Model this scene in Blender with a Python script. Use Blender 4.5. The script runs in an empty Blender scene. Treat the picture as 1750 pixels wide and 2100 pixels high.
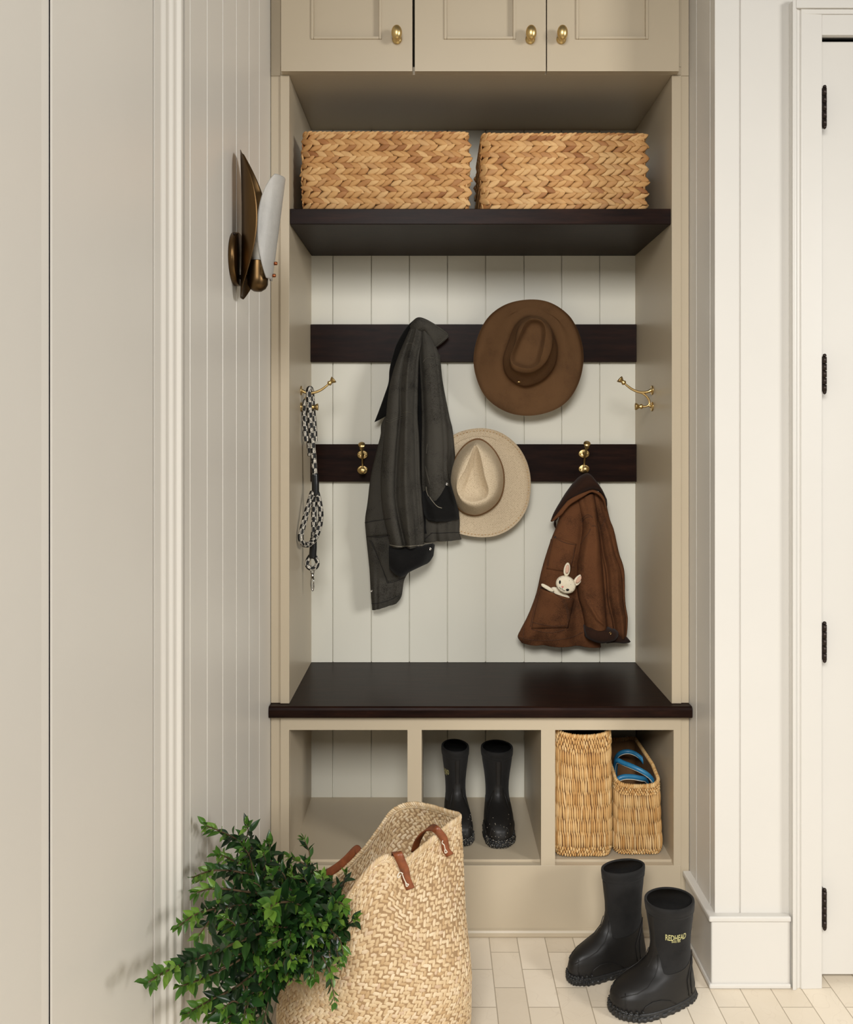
import bpy, bmesh, math, random
import numpy as np
from mathutils import Vector, Matrix, noise
from mathutils.bvhtree import BVHTree
random.seed(7); RNG = np.random.default_rng(7)
SC = bpy.context.scene; COL = SC.collection
PI = math.pi
# the place: cabinet face plane is y=0, camera at (0,-CD,EYE) looking along +y
CD = 2.15; F = 1827.5; EYE = 1.2118; VX = 889.0; VY = 890.0
def P(px, py, y):
    s = (CD + y) / F
    return np.array([(px - VX) * s, y, EYE - (py - VY) * s])
def FL(px, py, z=0.0):            # point on a horizontal surface at height z
    d = (EYE - z) * F / (py - VY)
    return np.array([(px - VX) * d / F, d - CD, z])
# ---------- materials ----------
def lin(c): return tuple((x/12.92 if x <= .04045 else ((x+.055)/1.055)**2.4) for x in (v/255 for v in c)) + (1,)
class M:
    def __init__(s, name, col, rough=.5, metal=0, spec=.5, coat=0):
        s.m = bpy.data.materials.new(name); s.m.use_nodes = True
        s.t = s.m.node_tree; s.b = s.t.nodes['Principled BSDF']
        s.b.inputs['Base Color'].default_value = lin(col); s.col = lin(col)
        s.b.inputs['Roughness'].default_value = rough; s.b.inputs['Metallic'].default_value = metal
        s.b.inputs['Specular IOR Level'].default_value = spec
        s.b.inputs['Coat Weight'].default_value = coat; s.b.inputs['Coat Roughness'].default_value = .15
        s.tc = s.N('ShaderNodeTexCoord')
    def N(s, t, **kw):
        n = s.t.nodes.new(t)
        for k, v in kw.items():
            if k in n.inputs: n.inputs[k].default_value = v
            else: setattr(n, k, v)
        return n
    def L(s, a, b): s.t.links.new(a, b)
    def coord(s, scale=(1,1,1), src='Object', rot=(0,0,0)):
        mp = s.N('ShaderNodeMapping'); mp.inputs['Scale'].default_value = scale; mp.inputs['Rotation'].default_value = rot
        s.L(s.tc.outputs[src], mp.inputs['Vector']); return mp.outputs['Vector']
    def noise(s, scale=10, detail=4, rough=.6, stretch=(1,1,1), src='Object'):
        n = s.N('ShaderNodeTexNoise'); n.inputs['Scale'].default_value = scale
        n.inputs['Detail'].default_value = detail; n.inputs['Roughness'].default_value = rough
        s.L(s.coord(stretch, src), n.inputs['Vector']); return n.outputs['Fac']
    def ramp(s, fac, stops):
        r = s.N('ShaderNodeValToRGB'); e = r.color_ramp.elements
        while len(e) < len(stops): e.new(.5)
        for el, (p, c) in zip(e, stops): el.position = p; el.color = lin(c)
        s.L(fac, r.inputs['Fac']); return r.outputs['Color']
    def color(s, out): s.L(out, s.b.inputs['Base Color']); return s
    def mix(s, a, b, fac, mode='MIX'):
        n = s.N('ShaderNodeMix'); n.data_type = 'RGBA'; n.blend_type = mode
        for inp, v in ((n.inputs[6], a), (n.inputs[7], b), (n.inputs[0], fac)):
            if hasattr(v, 'is_output') or isinstance(v, bpy.types.NodeSocket): s.L(v, inp)
            elif isinstance(v, tuple): inp.default_value = lin(v) if len(v) == 3 else v
            else: inp.default_value = v
        return n.outputs[2]
    def bump(s, h, strength=.3, dist=.002):
        b = s.N('ShaderNodeBump'); b.inputs['Strength'].default_value = strength; b.inputs['Distance'].default_value = dist
        if s.b.inputs['Normal'].is_linked: s.L(s.b.inputs['Normal'].links[0].from_socket, b.inputs['Normal'])
        s.L(h, b.inputs['Height']); s.L(b.outputs['Normal'], s.b.inputs['Normal']); return s
    def island(s):
        return s.N('ShaderNodeNewGeometry').outputs['Random Per Island']
MT = {}
def paint(name, col, rough):
    m = M(name, col, rough, spec=.4)
    m.color(m.mix(tuple(max(0, c-4) for c in col), tuple(min(255, c+3) for c in col), m.noise(3, 3)))
    m.bump(m.noise(90, 2, .5, (1,1,.35)), .05, .0006); MT[name] = m.m; return m
paint('white_dimmed_for_light', (203,199,191), .34)  # same paint as the left wall, darkened to offset the stronger light
paint('white_wall', (218,213,203), .38)
paint('taupe_paint', (183,169,145), .36)
paint('back_paint', (214,211,197), .42)
m = M('dark_wood', (30,20,16), .36, spec=.07)
m.color(m.ramp(m.noise(9, 8, .65, (1,9,9)), [(.3,(19,11,9)), (.55,(33,19,14)), (.75,(45,26,18))]))
m.bump(m.noise(30, 5, .6, (1,14,14)), .1, .0005); MT['dark_wood'] = m.m
m = M('eye_and_gap_shade', (12,10,9), .9); MT['eye_and_gap_shade'] = m.m  # near-black for the bunny's eyes and for shade painted behind the door
m = M('brass', (214,188,130), .34, 1); m.color(m.mix((220,194,136), (192,160,104), m.noise(40,3))); MT['brass'] = m.m
m = M('antique_brass', (110,86,54), .36, 1); m.color(m.ramp(m.noise(14,5,.6,(1,1,.2)), [(.3,(66,50,32)), (.7,(108,84,54))])); MT['antique_brass'] = m.m
m = M('chrome', (190,185,178), .2, 1); m.color(m.mix((200,196,190), (150,146,140), m.noise(200,2))); MT['chrome'] = m.m
m = M('copper', (168,98,62), .3, 1); m.color(m.mix((168,98,62), (130,72,44), m.noise(80,2))); MT['copper'] = m.m
m = M('dark_bronze', (38,30,26), .4, .7); m.color(m.mix((34,27,24), (58,46,40), m.noise(60,3))); MT['dark_bronze'] = m.m
# frosted ripple glass
m = M('ripple_glass', (215,214,210), .28, spec=.5)
m.b.inputs['Transmission Weight'].default_value = .55; m.b.inputs['Roughness'].default_value = .45
m.color(m.mix((226,223,216), (202,200,194), m.noise(60,3)))
m.bump(m.noise(260, 3, .6, (1,1,.5)), .5, .001); MT['ripple_glass'] = m.m
m = M('bulb_glass', (232,228,218), .3); m.color(m.mix((234,231,222), (220,214,200), m.noise(20,2))); MT['bulb_glass'] = m.m
# stone tiles, columns of running bond along y
m = M('floor_tile', (205,190,165), .38, spec=.45)
br = m.N('ShaderNodeTexBrick'); br.offset = .5; br.squash = 1
mp = m.N('ShaderNodeMapping'); mp.vector_type = 'POINT'
mp.inputs['Rotation'].default_value = (0, 0, PI/2)
mp.inputs['Location'].default_value = (0.144 - .0, 0.093, 0)   # tuned below
m.L(m.tc.outputs['Object'], mp.inputs['Vector']); m.L(mp.outputs['Vector'], br.inputs['Vector'])
br.inputs['Scale'].default_value = 1; br.inputs['Mortar Size'].default_value = .0011
br.inputs['Brick Width'].default_value = .133; br.inputs['Row Height'].default_value = .067
br.inputs['Mortar Smooth'].default_value = .15; br.inputs['Bias'].default_value = 0
br.inputs['Color1'].default_value = lin((234,221,199)); br.inputs['Color2'].default_value = lin((204,188,162)); br.inputs['Mortar'].default_value = lin((158,141,115))
n1 = m.noise(14, 8, .65); c1 = m.mix((208,190,162), (234,222,202), n1)
c2 = m.mix(br.outputs['Color'], c1, .42)
vo = m.N('ShaderNodeTexVoronoi'); vo.feature = 'DISTANCE_TO_EDGE'; vo.inputs['Scale'].default_value = 9
dn = m.N('ShaderNodeTexNoise'); dn.inputs['Scale'].default_value = 7; m.L(m.tc.outputs['Object'], dn.inputs['Vector'])
ad = m.N('ShaderNodeVectorMath'); ad.operation = 'ADD'; m.L(m.tc.outputs['Object'], ad.inputs[0])
sc = m.N('ShaderNodeVectorMath'); sc.operation = 'SCALE'; sc.inputs['Scale'].default_value = .5; m.L(dn.outputs['Color'], sc.inputs[0]); m.L(sc.outputs[0], ad.inputs[1]); m.L(ad.outputs[0], vo.inputs['Vector'])
vein = m.ramp(vo.outputs['Distance'], [(0,(255,255,255)), (.012,(0,0,0))])
c2 = m.mix(c2, (150,122,88), m.mix((0,0,0), (110,110,110), vein))
c3 = m.mix(c2, (158,141,115), br.outputs['Fac']); m.color(m.mix(c3, (255,250,240), .12))
iv = m.N('ShaderNodeMath'); iv.operation = 'SUBTRACT'; iv.inputs[0].default_value = 1; m.L(br.outputs['Fac'], iv.inputs[1])
m.bump(iv.outputs[0], .6, .0012); m.bump(m.noise(30,6), .12, .001); MT['floor_tile'] = m.m; FLOOR_MAP = mp
def straw(name, stops, rough=.6, streak=(1,1,1)):
    m = M(name, stops[0][1], rough, spec=.3)
    c = m.ramp(m.island(), stops); n = m.noise(60, 5, .7, streak)
    c = m.mix(c, m.mix((255,255,255), (170,140,105), n), .55, 'MULTIPLY'); m.color(c)
    m.bump(m.noise(140, 3, .6, streak), .4, .0008); MT[name] = m.m
straw('hyacinth', [(0,(158,106,62)), (.15,(196,146,92)), (.5,(212,166,108)), (.85,(226,186,130)), (1,(176,122,74))])
straw('rush', [(0,(196,150,90)), (.3,(214,172,112)), (.7,(224,188,130)), (1,(234,204,152))])
straw('palm', [(0,(196,166,124)), (.2,(212,186,146)), (.6,(224,202,164)), (.9,(232,214,182)), (1,(206,178,148))])
m = M('dark_straw_and_gap_shade', (110,76,42), .8); m.color(m.mix((98,66,36), (126,90,52), m.noise(50,3))); MT['dark_straw_and_gap_shade'] = m.m  # dark straw: painted shade in basket weave gaps, own tone of hat band
m = M('palm_gap_shade', (150,120,84), .8); m.color(m.mix((138,108,74), (164,134,96), m.noise(50,3))); MT['palm_gap_shade'] = m.m  # darker palm tone, painted as shade between the tote's strands
m = M('leather_tan', (122,62,32), .42, spec=.5); m.color(m.ramp(m.noise(40,5), [(.3,(98,48,24)), (.7,(146,80,44))])); m.bump(m.noise(200,3), .2, .0006); MT['leather_tan'] = m.m
m = M('leather_blue', (38,110,150), .4); m.color(m.mix((30,96,138), (52,130,170), m.noise(60,3))); m.bump(m.noise(200,3), .15, .0005); MT['leather_blue'] = m.m
m = M('white_cord', (230,222,205), .7); m.color(m.mix((230,222,205), (205,196,178), m.noise(300,2))); MT['white_cord'] = m.m
def cloth(name, c0, c1, bscale=900, stretch=(1,1,1), patch=12, rough=.92, sheen=.0, bst=.35):
    m = M(name, c0, rough, spec=.15); m.b.inputs['Sheen Weight'].default_value = sheen; m.b.inputs['Sheen Roughness'].default_value = .5
    f = m.N('ShaderNodeMath'); f.operation = 'ADD'
    m.L(m.noise(patch, 4), f.inputs[0]); n2 = m.noise(bscale, 2, .7, stretch); m.L(n2, f.inputs[1])
    m.color(m.ramp(f.outputs[0], [(.75, c0), (1.15, c1)])); 
    m.bump(n2, bst, .0008); m.bump(m.noise(28, 4, .5), .35, .004); MT[name] = m.m
cloth('charcoal_denim', (28,26,23), (65,62,56), 700, (1,1,.6))
cloth('black_corduroy', (8,8,8), (18,17,16), 500, sheen=.05)
cloth('brown_canvas', (52,32,20), (98,62,38), 700)
cloth('dark_corduroy', (30,17,11), (46,28,19), 500, sheen=.05)
cloth('brown_felt', (82,58,38), (102,74,48), 1200, bst=.15, sheen=.0)
cloth('cream_felt', (218,205,176), (234,224,200), 900, bst=.3)
cloth('neoprene', (17,17,17), (34,33,32), 1500, sheen=.05, bst=.3, rough=.8)
cloth('boot_lining', (6,6,6), (14,14,14), 600, sheen=0)
m = M('pink_felt', (214,176,152), .9); m.color(m.mix((216,180,156), (200,158,134), m.noise(200,2))); MT['pink_felt'] = m.m
m = M('rose_felt', (218,130,118), .9); m.color(m.mix((222,134,122), (205,116,106), m.noise(200,2))); MT['rose_felt'] = m.m
m = M('stitch_pale', (150,142,124), .8); m.color(m.mix((156,148,130), (110,104,90), m.noise(500,2))); MT['stitch_pale'] = m.m
m = M('stitch_dark', (22,20,18), .9); m.color(m.mix((16,15,14), (34,30,26), m.noise(500,2))); MT['stitch_dark'] = m.m
m = M('stitch_brown', (58,32,18), .9); m.color(m.mix((50,28,16), (96,60,34), m.noise(500,2))); MT['stitch_brown'] = m.m
m = M('stitch_grey', (78,74,64), .9); m.color(m.mix((60,57,49), (96,91,80), m.noise(500,2))); MT['stitch_grey'] = m.m
# straw hat: fine basket weave
m = M('hat_straw', (216,198,166), .7, spec=.25)
w1 = m.N('ShaderNodeTexChecker'); w1.inputs['Scale'].default_value = 300; m.L(m.coord((1,1,1)), w1.inputs['Vector'])
m.color(m.mix(m.mix((212,194,164), (168,148,120), m.ramp(m.noise(330,3,.7), [(.35,(0,0,0)), (.65,(255,255,255))])), (198,180,152), w1.outputs['Fac']))
m.bump(m.noise(330,2,.7), .7, .0016); MT['hat_straw'] = m.m
# rubber
m = M('rubber', (26,25,24), .47, spec=.3)
sp = m.ramp(m.noise(420, 6, .75), [(.66,(0,0,0)), (.72,(120,120,120))]); mask = m.ramp(m.noise(22,3), [(.5,(0,0,0)), (.62,(255,255,255))])
m.color(m.mix(m.mix((22,21,20), (34,32,30), m.noise(20,3)), (120,102,76), m.mix((0,0,0), sp, mask)))
m.bump(m.noise(500,2), .12, .0004); MT['rubber'] = m.m
m = M('tread_rubber', (36,36,35), .5)
m.color(m.mix((26,26,26), (86,84,80), m.ramp(m.noise(240,4,.7), [(.55,(0,0,0)), (.72,(180,180,180))]))); m.bump(m.noise(300,3), .4, .001); MT['tread_rubber'] = m.m
m = M('mud', (150,140,120), .9); m.color(m.mix((120,110,92), (190,182,165), m.noise(300,3))); MT['mud'] = m.m
m = M('logo_yellow', (184,178,122), .6); m.color(m.mix((188,182,126), (168,162,112), m.noise(300,2))); MT['logo_yellow'] = m.m
m = M('olive_print', (78,70,36), .6); m.color(m.mix((80,72,38), (60,54,28), m.noise(300,2))); MT['olive_print'] = m.m
# rope: black cord with pale flecks (uv: u along, v around)
m = M('rope', (20,20,20), .6, spec=.4)
bk = m.N('ShaderNodeTexBrick'); bk.offset = .5; m.L(m.coord((1,1,1), 'UV'), bk.inputs['Vector'])
bk.inputs['Scale'].default_value = 1; bk.inputs['Brick Width'].default_value = .013; bk.inputs['Row Height'].default_value = .0095; bk.inputs['Mortar Size'].default_value = 0
bk.inputs['Color1'].default_value = (0,0,0,1); bk.inputs['Color2'].default_value = (1,1,1,1)
wv = m.N('ShaderNodeTexChecker'); wv.inputs['Scale'].default_value = 1; m.L(m.coord((75,130,1), 'UV'), wv.inputs['Vector'])
wn = m.N('ShaderNodeTexNoise'); wn.inputs['Scale'].default_value = 1; wn.inputs['Detail'].default_value = 2; m.L(m.coord((160,900,1), 'UV'), wn.inputs['Vector'])
fl = m.ramp(wn.outputs['Fac'], [(.46,(255,255,255)), (.56,(0,0,0))])
ms = m.mix((0,0,0), fl, wv.outputs['Fac'])
m.color(m.mix((16,16,16), (222,214,198), ms)); m.bump(m.noise(500,2,src='Object'), .4, .0008); MT['rope'] = m.m
m = M('black_sleeve', (18,19,20), .25); m.color(m.mix((16,17,18), (28,29,30), m.noise(50,2))); MT['black_sleeve'] = m.m
# leaves
def leafm(name, stops):
    m = M(name, stops[0][1], .32, spec=.5)
    m.color(m.ramp(m.island(), stops)); m.b.inputs['Subsurface Weight'].default_value = 0
    tr = m.N('ShaderNodeBsdfTranslucent'); mx = m.N('ShaderNodeMixShader'); mx.inputs[0].default_value = .22
    m.L(m.ramp(m.island(), [(p, (min(255,int(c[0]*1.3)), min(255,int(c[1]*1.35)), c[2])) for p, c in stops]), tr.inputs['Color'])
    m.L(m.b.outputs[0], mx.inputs[1]); m.L(tr.outputs[0], mx.inputs[2]); m.L(mx.outputs[0], m.t.nodes['Material Output'].inputs['Surface']); MT[name] = m.m
leafm('leaf', [(0,(18,36,19)), (.35,(27,52,25)), (.7,(38,70,31)), (1,(58,92,40))])
leafm('young_leaf', [(0,(50,86,32)), (.5,(76,112,42)), (1,(110,142,58))])
m = M('twig', (80,62,40), .7); m.color(m.mix((66,54,34), (100,76,50), m.noise(60,4))); MT['twig'] = m.m
# ---------- geometry ----------
class G:
    def __init__(s): s.v = []; s.f = []; s.n = 0; s.uv = None
    def add(s, v, f):
        s.v.append(np.asarray(v, float).reshape(-1, 3)); b = s.n
        s.f += [tuple(i + b for i in q) for q in f]; s.n += len(s.v[-1]); return s
    def box(s, x0, x1, y0, y1, z0, z1):
        v = [(x, y, z) for z in (z0, z1) for y in (y0, y1) for x in (x0, x1)]
        return s.add(v, [(0,2,3,1), (4,5,7,6), (0,1,5,4), (2,6,7,3), (0,4,6,2), (1,3,7,5)])
    def grid(s, A, closed_u=False, closed_v=False, cap=False, flip=False):
        A = np.asarray(A, float); nv, nu = A.shape[:2]; f = []
        for i in range(nv if closed_v else nv-1):
            i2 = (i+1) % nv
            for j in range(nu if closed_u else nu-1):
                j2 = (j+1) % nu; q = (i*nu+j, i*nu+j2, i2*nu+j2, i2*nu+j); f.append(q[::-1] if flip else q)
        if cap: f.append(tuple(range(nu))[::-1]); f.append(tuple((nv-1)*nu+j for j in range(nu)))
        return s.add(A, f)
    def tube(s, path, r, n=10, cap=True, flat=1.0, up=None):
        p = np.asarray(path, float); m_ = len(p); rr = np.broadcast_to(np.asarray(r, float), (m_,))
        t = np.gradient(p, axis=0); t /= np.linalg.norm(t, axis=1)[:, None] + 1e-12
        u = np.array(up if up is not None else ((0,0,1) if abs(t[0][2]) < .9 else (1,0,0)), float); out = []
        for i in range(m_):
            if up is not None: u = np.array(up, float)
            u = u - t[i]*np.dot(u, t[i]); u /= np.linalg.norm(u) + 1e-12; w = np.cross(t[i], u)
            a = np.arange(n) * 2*PI/n
            out.append(p[i] + rr[i]*(np.cos(a)[:, None]*u*flat + np.sin(a)[:, None]*w))
        return s.grid(out, closed_u=True, cap=cap)
    def lathe(s, prof, n=24, mat=Matrix.Identity(4)):
        a = np.arange(n)*2*PI/n
        A = np.array([[(r*math.cos(t), r*math.sin(t), z) for t in a] for r, z in prof])
        R = np.array(mat)[:3,:3]; T = np.array(mat)[:3,3]; A = A @ R.T + T
        return s.grid(A, closed_u=True, cap=True)
    def ball(s, c, r, n=12, m_=8):
        r = np.broadcast_to(np.asarray(r, float), (3,)); out = []
        for i in range(m_+1):
            ph = PI*(i+.02)/(m_+.04) - PI/2
            out.append([(c[0]+r[0]*math.cos(ph)*math.cos(t), c[1]+r[1]*math.cos(ph)*math.sin(t), c[2]+r[2]*math.sin(ph)) for t in np.arange(n)*2*PI/n])
        return s.grid(out, closed_u=True, cap=True)
    def prism(s, poly, z0, z1):   # plan polygon (x,y) extruded in z
        n = len(poly); v = [(x, y, z0) for x, y in poly] + [(x, y, z1) for x, y in poly]
        f = [(i, (i+1) % n, n+(i+1) % n, n+i) for i in range(n)] + [tuple(range(n))[::-1], tuple(range(n, 2*n))]
        return s.add(v, f)
    def V(s): return np.vstack(s.v)
def align(p, d):       # matrix putting local +z along d at p
    q = Vector(d).normalized().to_track_quat('Z', 'Y'); return Matrix.Translation(Vector(p)) @ q.to_matrix().to_4x4()
def cat(pts, n, closed=False):      # Catmull-Rom resample
    p = np.asarray(pts, float); m_ = len(p); out = []
    ts = np.linspace(0, m_ if closed else m_-1, n, endpoint=not closed)
    for t in ts:
        i = min(int(t), m_-1 if closed else m_-2); u = t - i
        g = (lambda k: p[k % m_]) if closed else (lambda k: p[min(max(k, 0), m_-1)])
        a, b, c, d = g(i-1), g(i), g(i+1), g(i+2)
        out.append(.5*((2*b) + (c-a)*u + (2*a-5*b+4*c-d)*u*u + (3*b-a-3*c+d)*u**3))
    return np.array(out)
def root_of(o):
    while o.parent: o = o.parent
    return o
def mesh(name, g, mat, smooth=True, off=(0,0,0), uv=None, bevel=0, auto=True):
    V = g.V() - np.asarray(off, float)
    me = bpy.data.meshes.new(name); me.from_pydata(V.tolist(), [], g.f)
    me.materials.append(MT[mat] if isinstance(mat, str) else mat)
    if smooth: me.polygons.foreach_set('use_smooth', [True]*len(me.polygons))
    if uv is not None:
        l = me.uv_layers.new(name='UVMap'); U = np.asarray(uv)[[x.vertex_index for x in me.loops]]; l.data.foreach_set('uv', U.ravel().tolist())
    me.update()
    bm = bmesh.new(); bm.from_mesh(me); bmesh.ops.recalc_face_normals(bm, faces=bm.faces); bm.to_mesh(me); bm.free()
    o = bpy.data.objects.new(name, me); COL.objects.link(o)
    if bevel:
        b = o.modifiers.new('b', 'BEVEL'); b.width = bevel; b.segments = 2; b.limit_method = 'ANGLE'; b.angle_limit = .6
    return o
def tag(o, label=None, cat_=None, group=None, kind=None):
    if label: o['label'] = label
    if cat_: o['category'] = cat_
    if group: o['group'] = group
    if kind: o['kind'] = kind
    return o
def thing(name, loc, label, cat_, group=None, rz=0):
    o = bpy.data.objects.new(name, None); COL.objects.link(o); o.location = loc; o.rotation_euler = (0,0,rz)
    o.empty_display_size = .03
    return tag(o, label, cat_, group)
def part(parent, name, g, mat, world=True, label=None, **kw):
    off = np.array(root_of(parent).location) if world else (0,0,0)
    o = mesh(name, g, mat, off=off, **kw); o.parent = parent
    if label: o['label'] = label
    return o
def solo(name, g, mat, label, cat_, group=None, **kw):
    V = g.V(); lo = V.min(0); hi = V.max(0); c = np.array([(lo[0]+hi[0])/2, (lo[1]+hi[1])/2, lo[2]])
    o = mesh(name, g, mat, off=c, **kw); o.location = c; return tag(o, label, cat_, group)
def struct(name, g, mat, label, **kw):
    V = g.V(); lo = V.min(0); hi = V.max(0); c = np.array([(lo[0]+hi[0])/2, (lo[1]+hi[1])/2, lo[2]])
    kw.setdefault('smooth', False)
    o = mesh(name, g, mat, off=c, **kw); o.location = c
    return tag(o, label, {'wall':'wall','trim':'trim','baseboard':'baseboard','floor':'floor','door':'door'}.get(name.split('_')[0], 'structure'), kind='structure')
def bvh_of(objs):
    V = []; Fc = []; n = 0
    for o in objs:
        T = np.array(root_of(o).matrix_basis) if o.parent else np.array(o.matrix_basis)
        vs = np.array([v.co[:] for v in o.data.vertices]); vs = vs @ T[:3,:3].T + T[:3,3]
        V += vs.tolist(); Fc += [tuple(i+n for i in p.vertices) for p in o.data.polygons]; n += len(vs)
    return BVHTree.FromPolygons(V, Fc)
EYEP = Vector((0, -CD, EYE))
def cast(bvh, px, py, lift=.0015, ydef=.3):      # first point of the garment along the line of sight; a surface point
    d = (Vector(P(px, py, 0)) - EYEP).normalized()
    h = bvh.ray_cast(EYEP, d)
    if h[0] is None:
        h2 = bvh.find_nearest(Vector(P(px, py, ydef))); q = h2[0]; n = h2[1]
    else: q, n = h[0], h[1]
    if n.dot(d) > 0: n = -n
    return np.array(q + n*lift)
# ---------- camera ----------
cam = bpy.data.cameras.new('camera'); co = bpy.data.objects.new('camera', cam); COL.objects.link(co)
co.location = (0, -CD, EYE); co.rotation_euler = (PI/2, 0, 0)
cam.sensor_fit = 'VERTICAL'; cam.sensor_height = 36; cam.lens = F/2100*36
cam.shift_x = -(VX-875)/2100; cam.shift_y = -(1050-VY)/2100; cam.clip_start = .02
SC.camera = co
# ---------- room ----------
NL, NR, NB = -.348, .576, .391          # niche sides and back panel plane
XL, XR = -.394, .6195                    # alcove walls
g = G().box(-.8, 2.2, -3.2, .45, -.03, 0); fo = struct('floor', g, 'floor_tile', 'beige stone brick-shaped tile floor'); 
# object origin matters for the tile layout: keep world origin
for v in fo.data.vertices: v.co += fo.location
fo.location = (0,0,0)
FLOOR_MAP.inputs['Location'].default_value = (0,0,0)
def boards(a0, a1, pitch, start, face, back, g, axis, groove=.0022, z0=0, z1=2.6):
    # v-groove boards between a0..a1; axis 'x' -> faces -y, 'y' -> faces +x
    cuts = []; c = start
    while c < a1: cuts.append(c); c += pitch
    pts = [(a0, face)]
    sgn = 1 if back > face else -1
    for c in cuts:
        if c > a0 + groove and c < a1 - groove: pts += [(c-groove, face), (c-groove*.5, face+sgn*.003), (c+groove*.5, face+sgn*.003), (c+groove, face)]
    pts += [(a1, face), (a1, back), (a0, back)]
    if axis == 'y': pts = [(p[1], p[0]) for p in pts]
    return g.prism(pts, z0, z1)
# left wall: beadboard next to cabinet. groove px 390,425,457,485,511,532
g = G(); ys = [-.394*-F/(VX-p)-CD for p in (390,425,457,485,511,532)]
pts = [(XL, ys[0]-.03)]
for y in ys: pts += [(XL, y-.0028), (XL-.0028, y-.001), (XL-.0028, y+.001), (XL, y+.0028)]
pts += [(XL, .43), (XL-.1, .43), (XL-.1, ys[0]-.03)]
g.prism(pts, 0, 2.75); struct('wall_left', g, 'white_wall', 'white beadboard side wall left of the built-in cabinet')
def ly(px, x=XL): return x*-F/(VX-px)-CD
c = .016
y0, y1, y2, y3 = ly(375), ly(362), ly(337), ly(310)
pts = [(XL-.1, -.79), (XL, -.79), (XL, -.803), (XL+.014, -.803), (XL+.016, -.805), (XL+.016, -.811), (XL+.0155, -.814), (XL+.0115, -.8205), (XL+.0105, -.824), (XL+.0103, -.8325), (XL+.0095, -.836), (XL+.0065, -.842), (XL+.0058, -.845), (XL+.0056, -.857), (XL+.0045, -.8605), (XL+.0025, -.866), (XL+.0018, -.869), (XL+.0015, -.895), (XL-.1, -.895)]
struct('trim_left', G().prism(pts, 0, 2.75), 'white_wall', 'moulded white door casing on the left wall')
# open painted door lying against the left wall beyond the casing
xa = XL + .002; d0, d1, d2, d3 = ly(313, xa), ly(104, xa), ly(84, xa-.012), -2.05
r = thing('door_2', (XL-.02, d0, 0), 'white painted door leaf at the far left, cut off by the frame', 'door'); r['kind'] = 'structure'
part(r, 'stile', G().prism([(xa, d0), (xa, d1+.004), (xa-.0006, d1), (xa-.04, d1), (xa-.04, d0)], 0, 2.75), 'white_wall', smooth=False)
part(r, 'panel', G().prism([(xa-.0006, d1), (xa-.0016, d2), (xa-.0028, d2-.02), (xa-.003, d3), (xa-.04, d3), (xa-.04, d1)], 0, 2.75), 'white_wall', smooth=False)
# right: reveal wall and front wall
YF = -.19
rv = [(XR, .43), (XR, -.0)]
for px in (1429, 1457):
    y = XR*F/(px-VX)-CD; rv += [(XR, y+.002), (XR+.0025, y+.0007), (XR+.0025, y-.0007), (XR, y-.002)]
rv += [(XR, YF)]
gx = (1518-VX)/ (F/(CD+YF))
rv += [(gx-.0018, YF), (gx-.0006, YF+.003), (gx+.0006, YF+.003), (gx+.0018, YF)]
cx0 = (1618-VX)/(F/(CD+YF)); cx1 = (1688-VX)/(F/(CD+YF-.016)); 
rv += [(cx1-.0, YF), (cx1, .43)]
struct('wall_right', G().prism(rv, 0, 2.75), 'white_dimmed_for_light', 'white panelled wall corner right of the cabinet')
struct('wall_back', G().box(-.6, 2.2, .43, .5, 0, 2.75), 'white_dimmed_for_light', 'back wall behind the cabinet')
# casing of the right door: profile
T = YF
def X(px, y): return (px-VX)*(CD+y)/F
zt = 2.083
prof = [(X(1618,T),T), (X(1618,T)+.003,T-.014), (X(1626,T-.02),T-.02), (X(1633,T-.02),T-.02), (X(1636,T-.014),T-.014), (X(1641,T-.012),T-.012), (X(1644,T-.016),T-.016), (X(1686,T-.014),T-.014), (cx1,T-.012), (cx1,T)]
g = G().prism(prof, 0, zt+.075)
g.box(cx1-.001, 2.2, T-.014, T, zt, zt+.045); g.box(cx1-.045, 2.2, T-.016, T, zt+.045, zt+.056); g.box(cx1-.06, 2.2, T-.021, T, zt+.056, zt+.08)
struct('trim_right', g, 'white_dimmed_for_light', 'white moulded casing around the right door', bevel=.0015)
# wall over right door
struct('wall_front', G().box(cx1+.001, 2.2, T+.001, T+.1, zt+.03, 2.75), 'white_dimmed_for_light', 'white wall above the right door')
# baseboard right (front + reveal return)
zc = EYE-(1877-VY)/(F/(CD+YF)); bx = X(1618,T)-.001; t_ = .012
g = G()
outer = [(XR-t_, .0), (XR-t_, YF-t_), (bx, YF-t_), (bx, YF+.001), (XR+.001, YF+.001), (XR+.001, .0)]
g.prism([(p[0]+.0005, p[1]) for p in outer], 0.001, zc-.006)
o2 = .018; g.prism([(XR-o2, .0), (XR-o2, YF-o2), (bx, YF-o2), (bx, YF+.0015), (XR+.0015, YF+.0015), (XR+.0015, .0)], zc-.006, zc+.006)
g.prism([(XR-t_-.005, .0), (XR-t_-.005, YF-t_-.005), (bx, YF-t_-.005), (bx, YF-t_+.001), (XR-t_+.001, YF-t_+.001), (XR-t_+.001, .0)], .001, .012)
struct('baseboard_right', g, 'white_dimmed_for_light', 'tall white baseboard wrapping the right wall corner', bevel=.003)
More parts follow.
